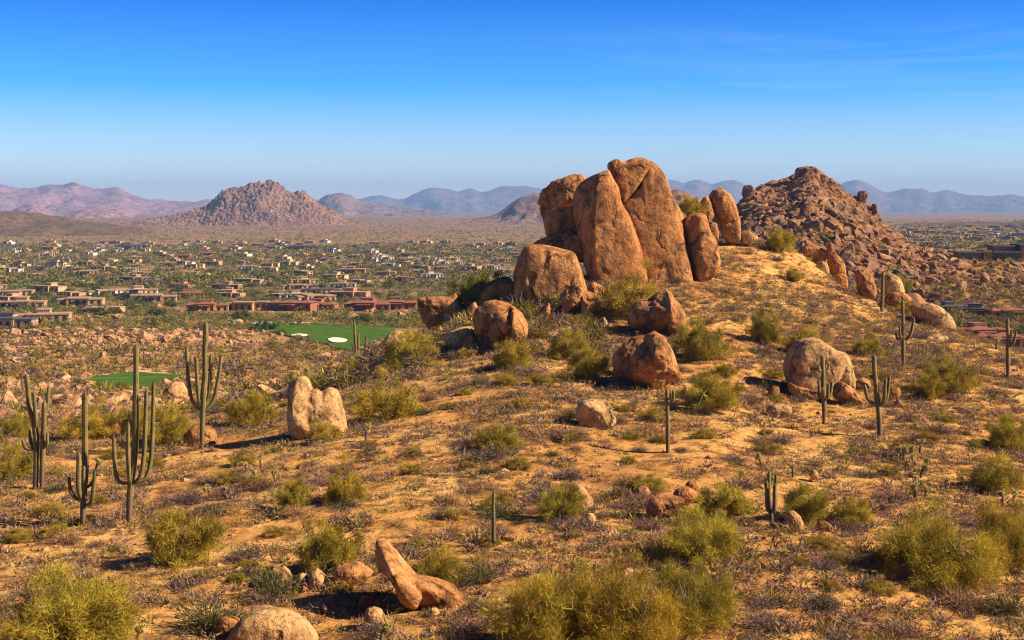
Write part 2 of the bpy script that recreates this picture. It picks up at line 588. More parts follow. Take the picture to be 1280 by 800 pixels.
def flat_mat(name, col, rough=0.85, nscale=3.0, var=0.25, spec=0.2, use_obj=False):
    m, nt = newmat(name)
    co = nd(nt, 'ShaderNodeTexCoord').outputs['Object']
    n = ramp(nt, noise(nt, co, nscale, 5, 0.65), [(0.3, (1 - var,) * 3), (0.7, (1 + var * 0.6,) * 3)])
    if use_obj:
        c = mix(nt, 1.0, nd(nt, 'ShaderNodeObjectInfo').outputs['Color'], n, 'MULTIPLY')
    else:
        c = mix(nt, 1.0, n, col, 'MULTIPLY')
    finish(nt, c, rough, bumpn(nt, noise(nt, co, nscale * 4, 3), 0.4, 0.1 / nscale), spec)
    return m


M['bark'] = flat_mat('grey_bark', (0.20, 0.145, 0.10), 0.9, 4)
M['greenbark'] = flat_mat('green_bark', (0.24, 0.20, 0.055), 0.8, 4)
M['deadwood'] = flat_mat('dead_wood', (0.10, 0.075, 0.06), 0.9, 6)
M['stucco'] = flat_mat('stucco', (1, 1, 1), 0.9, 0.5, 0.10, 0.1, True)
M['roof'] = flat_mat('flat_roof', (0.42, 0.27, 0.16), 0.9, 0.4, 0.2)
M['tile'] = flat_mat('clay_tile', (0.26, 0.105, 0.06), 0.85, 1.5, 0.35)
M['glass'] = flat_mat('dark_window_glass', (0.02, 0.022, 0.026), 0.15, 1, 0.1, 0.6)
M['timber'] = flat_mat('dark_timber', (0.07, 0.045, 0.03), 0.8, 2)
M['shade'] = flat_mat('slate_roof', (0.10, 0.09, 0.09), 0.7, 0.6)
M['turf'] = flat_mat('mown_turf', (0.040, 0.115, 0.012), 0.9, 0.05, 0.25)
def turf_mat():
    m, nt = newmat('mown_turf')
    pos = nd(nt, 'ShaderNodeNewGeometry').outputs['Position']
    mp = nd(nt, 'ShaderNodeMapping', {'Vector': pos, 'Rotation': (0, 0, 0.9)}).outputs[0]
    wv = nd(nt, 'ShaderNodeTexWave', {'Vector': mp, 'Scale': 0.055, 'Distortion': 0.6, 'Detail': 1.0}).outputs['Fac']
    c = ramp(nt, wv, [(0.35, (0.048, 0.108, 0.012)), (0.65, (0.080, 0.155, 0.017))])
    n = ramp(nt, noise(nt, pos, 0.25, 5, 0.7), [(0.3, (0.7, 0.7, 0.7)), (0.7, (1.25, 1.15, 1.0))])
    finish(nt, mix(nt, 1.0, c, n, 'MULTIPLY'), 0.95, None, 0.05)
    return m


M['turf'] = turf_mat()
M['bunker'] = flat_mat('bunker_sand', (0.78, 0.72, 0.60), 0.95, 0.3, 0.08)
M['path'] = flat_mat('bare_path', (0.58, 0.38, 0.22), 0.95, 0.2, 0.15)
M['yucca'] = leaf_mat('yucca_blades', [(0, (0.10, 0.11, 0.05)), (1, (0.20, 0.19, 0.09))], 0.1, False)
M['cholla'] = leaf_mat('cholla_joints', [(0, (0.42, 0.34, 0.10)), (0.5, (0.66, 0.53, 0.17)), (1.0, (0.80, 0.68, 0.32))], 0.3, False)


def saguaro_mat():
    m, nt = newmat('saguaro_skin')
    co = nd(nt, 'ShaderNodeTexCoord').outputs['Object']
    z = nd(nt, 'ShaderNodeSeparateXYZ', {0: nd(nt, 'ShaderNodeNewGeometry').outputs['Position']})
    oz = nd(nt, 'ShaderNodeSeparateXYZ', {0: co}).outputs['Z']
    rid = nd(nt, 'ShaderNodeAttribute', attribute_name='ridge').outputs['Fac']
    n = noise(nt, co, 2.2, 5, 0.65)
    skin = ramp(nt, n, [(0.3, (0.055, 0.055, 0.022)), (0.50, (0.13, 0.11, 0.038)), (0.66, (0.23, 0.145, 0.06))])
    spine = mix(nt, math_n(nt, 'MULTIPLY', ramp(nt, rid, [(0.5, (0, 0, 0)), (1.0, (1, 1, 1))]), 0.5), skin, (0.44, 0.33, 0.13))
    cork = ramp(nt, math_n(nt, 'ADD', maprange(nt, oz, 0.5, 1.9, 1.0, 0.0), math_n(nt, 'MULTIPLY', math_n(nt, 'SUBTRACT', n, 0.5), 1.6)), [(0.42, (0, 0, 0)), (0.62, (1, 1, 1))])
    c = mix(nt, cork, spine, (0.16, 0.105, 0.07))
    finish(nt, c, 0.75, bumpn(nt, noise(nt, co, 14, 3), 0.5, 0.03), 0.2)
    return m


M['saguaro'] = saguaro_mat()

# ------------------------------------------------------------------ the ground sheet
ds = np.concatenate([np.geomspace(2.2, 32, 60)[:-1], np.geomspace(32, 210, 330)[:-1], np.geomspace(210, 700, 150)[:-1], np.geomspace(700, 22500, 150)])
us = np.arange(-640, 1921, 5.0)
UG, DG = np.meshgrid(us, ds, indexing='ij')
XG = (UG - CX) / F * DG
ZG = HN(XG, DG)
gm = mk('ground', np.stack([XG, DG, ZG], -1).reshape(-1, 3), grid_faces(len(us), len(ds)), [M['ground']])
tag(link('ground', gm), kind='structure')


# ------------------------------------------------------------------ mountains
def mountain(name, prof, D, base_row, depth, rough, mat, nu=220, seed=0, ridged=0.35, wl=None, vor=0.0):
    px = np.array([p[0] for p in prof], float)
    py = np.array([p[1] for p in prof], float)
    u = np.linspace(px[0], px[-1], nu)
    sil = pchip(px, py, u)
    X = np.array(ray(u, np.full_like(u, HZ))[0])
    zs = (HZ - sil) / F * D
    zb = (HZ - base_row) / F * D - 0.004 * D
    s = np.concatenate([np.linspace(0, 1, 40), np.linspace(1, 2, 10)[1:]])
    wl = wl or depth * 0.5
    V = np.zeros((nu, len(s), 3))
    for j, t in enumerate(s):
        d = D - depth + depth * t if t <= 1 else D + depth * 0.7 * (t - 1)
        sh = t ** 1.25 if t <= 1 else (2 - t)
        x = X * d
        y = np.full(nu, d)
        n = fbm(np.stack([x / wl, y / (wl * 1.6), np.full(nu, seed + 0.3)], -1), 5, seed)
        rg = 1 - 2 * np.abs(n)
        w = math.sin(min(t, 1.0) * math.pi) if t <= 1 else 0
        hgt = np.maximum(zs - zb, 0)
        rg2 = 1 - 2 * np.abs(fbm(np.stack([x / (wl * 0.28), y / (wl * 0.7), np.full(nu, seed + 0.9)], -1), 3, seed + 9))
        z = zb + hgt * sh + hgt * w * (ridged * (rg - 0.45) + 0.16 * (rg2 - 0.45))
        if rough:
            z = z + rough * fbm(np.stack([x / (rough * 5), y / (rough * 5), np.full(nu, 0.7)], -1), 3, seed + 5) * min(1, 2 * t) * np.clip(hgt / (rough * 6), 0, 1)
        V[:, j] = np.stack([x, y, z], -1)
    me = mk(name, V.reshape(-1, 3), grid_faces(nu, len(s)), [mat])
    return tag(link(name, me), kind='structure')


mountain('mountains', [(-330, 262), (-250, 238), (-160, 246), (-60, 228), (0, 231), (20, 234), (45, 234.5), (62, 230.5), (75, 232), (92, 227), (105, 233), (125, 237), (145, 235.5), (165, 243), (190, 249), (230, 252), (262, 250.5), (300, 255), (340, 262)],
         12500, 269, 2600, 20, M['far_rock'], 240, 1)
mountain('mountains', [(330, 264), (365, 260), (395, 252), (412, 243), (424, 240.5), (436, 244), (452, 252), (472, 255), (500, 258), (530, 262), (560, 265)], 9000, 269, 1500, 14, M['range_rock'], 160, 2)
mountain('mountains', [(420, 258), (450, 249), (475, 245.5), (502, 248.5), (520, 241), (540, 235.5), (560, 237.5), (575, 238), (590, 236), (605, 239), (620, 235.5), (640, 233), (665, 234), (700, 241), (740, 247), (790, 240), (825, 228), (838, 226), (852, 228), (871, 225), (890, 230), (903, 226), (916, 225), (932, 232), (950, 240), (1000, 247), (1040, 238), (1058, 227), (1070, 225), (1080, 228), (1095, 236), (1110, 241), (1130, 237), (1150, 235), (1166, 240), (1180, 238), (1200, 242), (1230, 245), (1260, 243), (1285, 246), (1350, 240), (1420, 250), (1560, 244), (1650, 262)],
         19500, 272, 3800, 30, M['range_rock'], 420, 3)
mountain('hills', [(6, 268), (22, 259), (38, 255), (50, 258), (68, 267)], 7000, 270, 500, 6, M['far_rock'], 60, 4)
mountain('hills', [(80, 268), (105, 261), (122, 258), (145, 261), (168, 268)], 7000, 270, 600, 6, M['far_rock'], 60, 5)
mountain('hills', [(590, 274), (622, 266), (640, 254), (655, 246), (670, 241), (690, 243), (725, 256), (780, 272)], 4600, 276, 500, 7, M['boulder_mountain'], 120, 6)
mountain('hills', [(800, 262), (825, 246), (838, 237), (846, 235), (856, 238), (868, 246), (905, 264)], 1700, 275, 260, 5, M['boulder_mountain'], 90, 7)
mountain('hills', [(-260, 258), (-100, 258), (0, 262), (40, 266), (80, 271), (130, 279), (190, 287)], 2900, 292, 500, 5, M['scrub_hill'], 140, 8)
mountain('hills', [(1095, 284), (1140, 279), (1200, 277.5), (1260, 277), (1330, 276), (1500, 280)], 2900, 286, 500, 4, M['scrub_hill'], 140, 9)


# boulder mountain on the plain: thousands of heaped blocks, far off, reads as one mass
def boulder_mountain():
    prof = [(165, 277), (200, 271), (225, 267), (245, 262), (262, 255), (272, 245), (283, 237), (300, 235), (318, 229), (333, 227), (345, 227.5), (355, 235), (365, 240), (378, 239), (390, 247), (400, 255), (415, 263), (435, 273), (470, 278)]
    D, depth = 3900.0, 260.0
    nu = 330
    px = np.array([p[0] for p in prof], float)
    u = np.linspace(px[0], px[-1], nu)
    sil = pchip(px, [p[1] for p in prof], u)
    zs = (HZ - sil) / F * D
    zb = -62.0
    s = np.concatenate([np.linspace(0, 1, 120), np.linspace(1, 2, 20)[1:]])
    V = np.zeros((nu, len(s), 3))
    for j, t in enumerate(s):
        d = D - depth + depth * t if t <= 1 else D + depth * (t - 1)
        x = (u - CX) / F * d
        y = np.full(nu, d)
        hgt = np.maximum(zs - zb, 0)
        sh = t ** 1.15 if t <= 1 else 2 - t
        z = zb + hgt * sh
        big = fbm(np.stack([x / 70, y / 70, np.full(nu, 0.2)], -1), 3, 40)
        z = z + big * hgt * 0.22 * math.sin(min(t, 1) * math.pi)
        am = np.clip((hgt - 16) / 40, 0.05, 1) * min(1, t * 1.6)
        b = 1 - 2 * np.abs(fbm(np.stack([x / 13, y / 13, np.full(nu, 0.6)], -1), 2, 50))
        b2 = vnoise(np.stack([x / 6.0, y / 6.0, z / 6.0], -1), 60)
        V[:, j] = np.stack([x, y, z + am * (6.0 * (b - 0.5) + 4.5 * b2)], -1)
    me = mk('boulder_mountain', V.reshape(-1, 3), grid_faces(nu, len(s)), [M['boulder_mountain']], smooth=False)
    tag(link('hills', me), kind='structure')


boulder_mountain()


# ------------------------------------------------------------------ boulders from outlines
def catmull(poly, n):
    p = np.asarray(poly, float)
    m = len(p)
    out = []
    per = max(2, int(math.ceil(n * 3 / m)))
    for i in range(m):
        p0, p1, p2, p3 = p[i - 1], p[i], p[(i + 1) % m], p[(i + 2) % m]
        t = np.linspace(0, 1, per, endpoint=False)[:, None]
        tens = 0.34
        m1, m2 = tens * (p2 - p0), tens * (p3 - p1)
        out.append((2 * t ** 3 - 3 * t ** 2 + 1) * p1 + (t ** 3 - 2 * t ** 2 + t) * m1 + (-2 * t ** 3 + 3 * t ** 2) * p2 + (t ** 3 - t ** 2) * m2)
    q = np.concatenate(out)
    seg = np.linalg.norm(np.roll(q, -1, 0) - q, axis=1)
    c = np.concatenate([[0], np.cumsum(seg)])
    qq = np.vstack([q, q[:1]])
    s = np.linspace(0, c[-1], n, endpoint=False)
    return np.stack([np.interp(s, c, qq[:, 0]), np.interp(s, c, qq[:, 1])], 1)


def shell(poly, D, pole=None, front=0.5, back=0.5, p=2.6, pl=None, tilt=0.0, n=90, k=26, cuts=0, seed=0, rough=1.0):
    """solid of real thickness whose silhouette follows POLY (photo pixels) at distance D; FRONT / BACK: depth as a share of the width; TILT: lean of the face away with height"""
    q = catmull(poly, n)
    c = q.mean(0)
    pole = np.array(pole if pole else c, float)
    m = D / F
    width = math.sqrt(np.ptp(q[:, 0]) * np.ptp(q[:, 1])) * m
    pa = np.where(q[:, 0] < pole[0], pl if pl else p, p).astype(float)
    kk = np.exp(-0.5 * (np.arange(-4, 5) / 1.6) ** 2)
    kk /= kk.sum()
    pa = sum(kk[i + 4] * np.roll(pa, i) for i in range(-4, 5))
    t = np.linspace(0, 1, k + 1)
    ss = 1 - (1 - t) ** 1.7
    V = []
    for j in range(2 * k + 1):
        if j <= k:
            s = ss[j]
            e = (1 - s ** pa) ** (1 / pa)
            pix = pole * (1 - s) + q * s
            off = -front * width * e
        else:
            s = ss[2 * k - j]
            e = (1 - s ** p) ** (1 / p)
            pix = c * (1 - s) + q * s
            off = back * width * e
        w = P(pix[:, 0], pix[:, 1], D)
        w[:, 1] += off + tilt * (c[1] - pix[:, 1]) * m
        V.append(w)
    V = np.array(V)                       # (2k+1, n, 3)
    nv = 2 * k + 1
    Fc = grid_faces(n, nv, True)
    V = V.transpose(1, 0, 2).reshape(-1, 3)
    cen = V.mean(0)
    r = V - cen
    nrm = r / (np.linalg.norm(r, axis=1)[:, None] + 1e-9)
    rs = random.Random(seed)
    for _ in range(cuts):
        d = np.array([rs.gauss(0, 1), -abs(rs.gauss(0, 1)) - 0.2, rs.gauss(0, 0.7)])
        d /= np.linalg.norm(d)
        dist = r @ d
        lim = dist.max() * rs.uniform(0.66, 0.9)
        r = r - np.maximum(dist - lim, 0)[:, None] * d * 0.85
    L = width
    disp = 0.050 * L * fbm(r / (0.38 * L) + seed, 4, seed) + 0.024 * L * fbm(r / (0.11 * L) + seed, 3, seed + 7)
    pit = np.clip(fbm(r / (0.16 * L) + seed * 1.7, 2, seed + 11) - 0.30, 0, 1) * 0.09 * L
    r = r + nrm * ((disp - pit) * rough)[:, None]
    return cen + r, Fc


def put(name, label, cat, V, Fc, mat, group=None, smooth=True):
    o0 = np.array([V[:, 0].mean(), V[:, 1].mean(), V[:, 2].min()])
    me = mk(name, V - o0, Fc, [mat], smooth)
    o = link(name, me, loc=o0)
    tag(o, label, cat, group)
    return o


def boulder(label, poly, D, mat='granite', name='boulder', group=None, lm=None, dd=0.0, **kw):
    kw.setdefault('seed', int(abs(poly[0][0] * 7 + poly[0][1])) % 997)
    q = np.array(poly, float)
    if D < 123.9:
        D = hit(float(q[:, 0].mean()), min(float(q[:, 1].max()), 815.0) - 1.0) + dd
    V, Fc = shell(poly, D, **kw)
    zc = 0.5 * (V[:, 2].max() + V[:, 2].min())
    V[:, 2] = np.where(V[:, 2] < zc, zc + (V[:, 2] - zc) * 1.2, V[:, 2])
    o = put(name, label, 'boulder', V, Fc, M[mat], group)
    if lm:
        q = np.array(poly, float)
        LAND.append((lm, q[:, 0].mean(), q[:, 1].mean()))
    return o


def remeshed(label, shells, mat, voxel, name='boulder', lm=None, at=None):
    V, Fc = join(shells)
    me = mk('tmp', V, Fc, [], True)
    o = link('tmp', me)
    md = o.modifiers.new('r', 'REMESH')
    md.mode, md.voxel_size = 'VOXEL', voxel
    dg = bpy.context.evaluated_depsgraph_get()
    ev = o.evaluated_get(dg).to_mesh()
    V2 = np.array([v.co[:] for v in ev.vertices])
    F2 = np.array([list(p_.vertices) for p_ in ev.polygons if len(p_.vertices) == 4])
    o.evaluated_get(dg).to_mesh_clear()
    bpy.data.objects.remove(o)
    bpy.data.meshes.remove(me)
    ob = put(name, label, 'boulder', V2, F2, M[mat])
    if lm:
        LAND.append((lm, *at))
    return ob


G_T = 'boulders of the tall outcrop'
# the tall outcrop ---------------------------------------------------
boulder('tall cracked granite slab with flat face, widest of the outcrop',
        [(779, 244), (788, 236), (798, 224), (800, 208), (812, 203), (826, 211), (834, 226), (841, 249), (848, 270), (853, 289), (858, 314), (864, 341), (867, 362), (845, 368), (812, 366), (794, 336), (788, 303), (780, 273), (774, 254)],
        139.6, pole=(808, 300), front=0.30, back=0.5, p=5.5, pl=4.0, tilt=0.14, n=170, k=56, group=G_T, lm='the wide cracked slab', rough=0.5)
boulder('tall left-leaning granite slab with a shaded left flank beside the widest slab',
        [(719, 245), (723, 232), (735, 222), (750, 216), (760, 212), (766, 223), (773, 235), (776, 253), (788, 273), (799, 303), (806, 328), (808, 360), (785, 370), (755, 370), (744, 360), (737, 340), (731, 325), (724, 300), (718, 265)],
        138, pole=(742, 290), front=0.34, back=0.5, p=5.5, pl=1.25, tilt=0.12, n=160, k=54, group=G_T, lm='the tall leaning slab', rough=0.5)
boulder('wedge of granite capping the widest slab above a dark diagonal crack',
        [(761, 204), (770, 199), (780, 202), (790, 198), (800, 197), (811, 201), (810, 213), (801, 227), (790, 239), (777, 249), (769, 236), (762, 216)],
        138.7, pole=(786, 222), front=0.32, back=0.7, p=5.0, tilt=0.15, n=110, k=36, group=G_T, rough=0.6)
boulder('gold rounded cap behind the wedge at the very top of the outcrop',
        [(800, 199), (812, 201), (822, 207), (831, 220), (838, 240), (842, 262), (825, 265), (806, 250), (798, 220)],
        141.5, front=0.5, back=0.6, p=2.6, n=110, k=36, group=G_T)
boulder('knobby boulder with a dark hollow, behind the leaning slab',
        [(675, 256), (677, 240), (690, 227), (705, 221), (722, 219), (733, 224), (738, 240), (730, 258), (712, 262), (690, 268), (680, 272)],
        146, pole=(700, 240), front=0.55, back=0.5, p=2.6, n=120, k=40, cuts=4, group=G_T, rough=1.9, lm='the knobby boulder behind the slabs')
boulder('blocky boulder in shade beneath the knobby hollow boulder',
        [(679, 268), (692, 261), (715, 258), (735, 258), (738, 290), (715, 297), (690, 296), (682, 290)],
        144, front=0.35, back=0.5, p=4.0, n=100, k=30, group=G_T)
boulder('dark flat boulder wedged on top of the great round boulder',
        [(660, 310), (672, 300), (690, 293), (712, 290), (726, 292), (734, 310), (730, 324), (712, 322), (690, 316)],
        141, front=0.4, back=0.6, p=2.8, n=90, k=26, group=G_T)
boulder('small shaded chunk tucked between the great round boulder and the leaning slab',
        [(706, 306), (712, 296), (722, 293), (732, 300), (735, 320), (722, 322), (710, 316)],
        138.6, front=0.5, back=0.5, p=2.8, group=G_T, cuts=2)
boulder('great round reddish boulder with flattened top at the foot of the slabs',
        [(641, 352), (643, 336), (648, 322), (658, 308), (673, 306), (690, 308), (705, 312), (718, 316), (724, 330), (730, 350), (737, 372), (737, 392), (715, 398), (680, 396), (654, 388), (644, 372)],
        131, pole=(685, 350), front=0.38, back=0.55, p=4.2, pl=2.6, tilt=0.12, n=150, k=48, group=G_T, lm='the great round boulder', rough=0.5)
boulder('gold upright block leaning against the right edge of the slabs',
        [(856, 282), (860, 270), (874, 267), (882, 270), (886, 284), (892, 297), (898, 313), (899, 330), (890, 340), (875, 346), (866, 344), (862, 326), (856, 300)],
        139, pole=(868, 312), front=0.45, back=0.6, p=3.4, pl=1.4, n=120, k=40, group=G_T, lm='the gold upright block')
boulder('low knobby gold ledge showing behind the widest slab, right of its edge',
        [(838, 252), (846, 256), (853, 268), (859, 285), (864, 310), (850, 312), (840, 285)], 141, front=0.5, back=0.5, p=2.4, group=G_T, rough=2.0)
boulder('slim dark pillar of granite just left of the balanced stone',
        [(872, 262), (878, 248), (883, 245), (889, 254), (891, 270), (886, 280), (872, 277)], 156, pole=(880, 265), front=0.5, back=0.5, p=2.6, group=G_T)
boulder('balanced egg-shaped gold stone on a stub of granite',
        [(887, 247), (892, 238), (902, 235), (912, 242), (919, 255), (923, 270), (918, 276), (900, 277), (893, 265)], 157, pole=(903, 258), front=0.5, back=0.5, p=2.5, n=100, k=30, group=G_T, lm='the balanced egg-shaped stone')
boulder('stub of gold granite under the balanced egg-shaped stone',
        [(899, 277), (912, 276), (923, 271), (925, 284), (925, 298), (912, 301), (902, 292)], 157, front=0.5, back=0.5, p=3.0, group=G_T)
boulder('small gold lump in front of the slim dark pillar',
        [(884, 282), (889, 277), (895, 279), (898, 290), (897, 298), (888, 300), (884, 292)], 153, front=0.5, back=0.5, group=G_T)
boulder('low gold hump beside the stub under the balanced stone',
        [(926, 292), (934, 287), (942, 290), (947, 298), (938, 304), (927, 302)], 157, 'pale_granite', front=0.5, back=0.5, group=G_T)

# boulders at the foot of the outcrop --------------------------------
boulder('rough block propped on end below the leaning slab, dark hollow beneath it',
        [(699, 372), (705, 364), (716, 355), (726, 357), (731, 366), (730, 377), (720, 382), (706, 388)], 124.5, front=0.6, back=0.5, p=2.8, cuts=3, n=100, k=30, rough=1.6)
boulder('gold tent-shaped rock leaning below the great round boulder',
        [(728, 366), (738, 364), (748, 374), (754, 390), (750, 404), (745, 408), (735, 400), (726, 405), (726, 385)], 124, pole=(732, 385), front=0.55, back=0.5, p=2.6, cuts=3, n=100, k=30, rough=1.5)
boulder('shaded slab below the rough propped block',
        [(708, 386), (718, 380), (728, 382), (730, 404), (716, 406), (708, 400)], 125, front=0.3, back=0.5, p=3)
boulder('small upright pale wedge in front of the tent-shaped rock',
        [(750, 402), (754, 396), (758, 400), (762, 411), (756, 415), (751, 412)], 121.5, 'pale_granite', front=0.5, back=0.5)
boulder('tiny gold upright chip standing left of the rough propped block',
        [(680, 384), (687, 379), (688, 398), (680, 401), (677, 392)], 124, front=0.6, back=0.5)
boulder('reddish lump at the gap between great round boulder and leaning slab',
        [(736, 358), (742, 353), (752, 357), (755, 366), (748, 372), (738, 370)], 128, front=0.6, back=0.5, cuts=2, rough=1.6)
boulder('round boulder with dark front and sunlit right side',
        [(591, 402), (593, 388), (603, 379), (613, 375), (625, 376), (640, 382), (652, 392), (659, 405), (659, 418), (645, 428), (622, 433), (605, 433), (595, 425)],
        118, pole=(640, 404), front=0.85, back=0.5, p=2.4, pl=1.05, n=130, k=42, lm='the round half-shaded boulder', rough=0.7)
boulder('squat boulder half gold half black in shade at the hill edge',
        [(522, 375), (528, 371), (545, 371), (562, 369), (572, 364), (577, 372), (580, 395), (572, 410), (545, 412), (530, 402), (523, 388)],
        133.5, pole=(552, 385), front=0.45, back=0.6, p=3.0, n=120, k=38, lm='the half-black boulder')
boulder('dark boulder in deep shade behind the round half-shaded boulder',
        [(575, 385), (590, 372), (612, 352), (635, 345), (650, 362), (650, 392), (620, 402), (590, 400)], 134, front=0.4, back=0.5, p=2.6, cuts=2)
boulder('low grey lump in shade between the half-black and half-shaded boulders',
        [(581, 395), (586, 383), (594, 378), (600, 392), (598, 408), (585, 408)], 121, front=0.5, back=0.5)
boulder('pale low slab resting left of the round half-shaded boulder',
        [(555, 421), (565, 413), (580, 409), (593, 410), (594, 428), (582, 436), (565, 434), (556, 428)], 117.5, 'pale_granite', front=0.5, back=0.5, p=2.6)
boulder('small triangular dark rock at the foot of the round half-shaded boulder',
        [(577, 434), (583, 422), (590, 417), (596, 424), (597, 436), (586, 440)], 115.5, front=0.4, back=0.4)
boulder('little orange stone beside the squat half-black boulder',
        [(545, 417), (547, 410), (551, 408), (554, 414), (552, 420), (547, 420)], 118.5, front=0.5, back=0.5)
boulder('grey cracked boulder with bright right flank under the palo verde',
        [(784, 398), (788, 386), (797, 376), (812, 372), (825, 364), (833, 362), (842, 372), (852, 383), (857, 394), (850, 408), (838, 415), (820, 417), (800, 408), (788, 406)],
        120.5, pole=(834, 388), front=0.55, back=0.5, p=2.2, pl=1.2, n=120, k=40, lm='the grey cracked boulder', rough=1.4)
boulder('rugged boulder with bulging head and shaded left face, mid slope',
        [(765, 450), (768, 440), (778, 434), (793, 425), (803, 420), (818, 416), (830, 419), (836, 430), (842, 445), (848, 462), (849, 469), (838, 472), (828, 482), (812, 482), (790, 478), (770, 474)],
        101, pole=(812, 448), front=0.80, back=0.5, p=2.2, pl=1.05, cuts=1, n=140, k=44, lm='the rugged mid-slope boulder', rough=1.6)
boulder('pale gold pinnacle hugging the right side of the rugged mid-slope boulder',
        [(829, 430), (836, 430), (842, 442), (848, 460), (849, 468), (838, 468), (830, 455)], 99.5, 'pale_granite', front=0.5, back=0.5)
boulder('pale squared block alone on the slope',
        [(723, 505), (731, 500), (746, 499), (757, 501), (764, 509), (770, 523), (764, 530), (740, 533), (726, 531), (720, 518)],
        89.5, 'pale_granite', pole=(735, 515), front=0.5, back=0.5, p=3.4, cuts=3, n=110, k=34, lm='the pale squared block')
boulder('big pink rounded boulder with overhanging front',
        [(983, 465), (985, 448), (995, 433), (1010, 424), (1022, 424), (1034, 431), (1044, 438), (1055, 442), (1054, 458), (1044, 475), (1035, 486), (1010, 492), (995, 486), (987, 478)],
        99.5, mat='pale_granite', pole=(1022, 458), front=0.40, back=0.6, p=4.0, tilt=-0.04, n=140, k=44, lm='the big pink boulder', rough=0.7)
boulder('gold tapering rock leaning on the big pink boulder',
        [(1040, 445), (1050, 440), (1058, 442), (1064, 458), (1068, 480), (1062, 486), (1050, 482), (1042, 478)], 98.5, mat='pale_granite', pole=(1052, 462), front=0.6, back=0.6, p=2.8, n=100, k=30)
boulder('brown wedge lying in front of the gold tapering rock',
        [(1043, 482), (1050, 477), (1060, 481), (1072, 490), (1078, 500), (1066, 504), (1050, 500), (1042, 494)], 97, front=0.5, back=0.5, p=2.8, cuts=2)
boulder('shadowed ledge under the big pink boulder',
        [(985, 478), (1000, 484), (1020, 488), (1036, 484), (1030, 497), (1005, 498), (988, 490)], 100.2, front=0.2, back=0.5)
boulder('pale round stone beyond the three-armed saguaro, near the pink boulder',
        [(1070, 478), (1078, 472), (1086, 475), (1088, 483), (1078, 486), (1071, 484)], 102, 'pale_granite', front=0.5, back=0.5)
boulder('brown knobby stone to the right of the three-armed saguaro',
        [(1110, 490), (1116, 485), (1124, 484), (1126, 492), (1122, 498), (1112, 498)], 98, front=0.5, back=0.5)
boulder('small gold stone below the brown knobby stone',
        [(1118, 506), (1122, 499), (1128, 503), (1130, 508), (1123, 509)], 95, 'pale_granite', front=0.5, back=0.5)
boulder('flat whitish stone left of the five-armed saguaro',
        [(958, 512), (966, 506), (980, 505), (989, 509), (988, 517), (972, 522), (960, 519)], 93.5, 'pale_granite', front=0.6, back=0.6, p=2.4, lm='the flat whitish stone')
boulder('small dark stone in the shade left of the big pink boulder',
        [(960, 490), (966, 482), (973, 484), (974, 494), (966, 498), (960, 496)], 98.5, front=0.5, back=0.5)
boulder('huge smooth tan dome of rock at the right crest',
        [(1140, 383), (1150, 379), (1162, 378), (1175, 384), (1186, 394), (1193, 404), (1193, 411), (1183, 415), (1166, 411), (1150, 402), (1142, 394)],
        139, mat='pale_granite', pole=(1166, 394), front=0.5, back=0.6, p=2.6, n=130, k=40, lm='the tan dome rock', rough=0.6)
boulder('flat pale sheet of rock below the tan dome',
        [(1148, 428), (1158, 421), (1172, 418), (1184, 421), (1178, 430), (1165, 436), (1152, 436)], 128, 'pale_granite', front=0.7, back=0.8, p=2.3)
# gold pillars on the right crest
boulder('pointed spike of gold rock on the crest, topmost of the gold pillars',
        [(1033, 318), (1036, 303), (1041, 306), (1044, 317), (1040, 322), (1034, 322)], 164, front=0.5, back=0.5)
boulder('bulging gold rock under the pointed spike',
        [(1034, 330), (1037, 321), (1045, 318), (1053, 326), (1057, 340), (1054, 346), (1042, 343), (1036, 338)], 162, front=0.5, back=0.5, n=90, lm='the gold pillars on the crest')
boulder('stubby gold cylinder of rock below the bulging gold rock',
        [(1045, 345), (1052, 342), (1058, 345), (1059, 362), (1052, 364), (1046, 358)], 158, front=0.5, back=0.5, p=3.2)
boulder('long ledge of gold rock left of the pointed spike',
        [(1002, 310), (1012, 304), (1025, 309), (1034, 314), (1032, 324), (1015, 324), (1004, 318)], 165, 'granite', front=0.5, back=0.5, cuts=2)
boulder('low gold boulder below the long ledge',
        [(1020, 334), (1027, 326), (1034, 330), (1036, 342), (1025, 346), (1019, 342)], 160, 'pale_granite', front=0.5, back=0.5)
boulder('tan boulder with sloping face left of the plain saguaro',
        [(1069, 346), (1074, 338), (1085, 339), (1092, 350), (1096, 365), (1094, 374), (1082, 372), (1072, 362)], 152, pole=(1080, 355), front=0.5, back=0.5, n=90)
boulder('rounded gold boulder behind the plain saguaro',
        [(1106, 345), (1114, 341), (1124, 348), (1130, 362), (1128, 370), (1112, 370), (1104, 360)], 152, 'pale_granite', front=0.5, back=0.5)
boulder('reddish flat-topped boulder between plain saguaro and tan dome',
        [(1106, 373), (1114, 366), (1128, 365), (1138, 372), (1139, 382), (1128, 384), (1110, 380)], 146, front=0.5, back=0.5)
boulder('flat cream slab on the slope below the sloping tan boulder',
        [(1070, 378), (1080, 374), (1092, 376), (1096, 382), (1086, 386), (1073, 385)], 144, 'pale_granite', front=0.8, back=0.8)
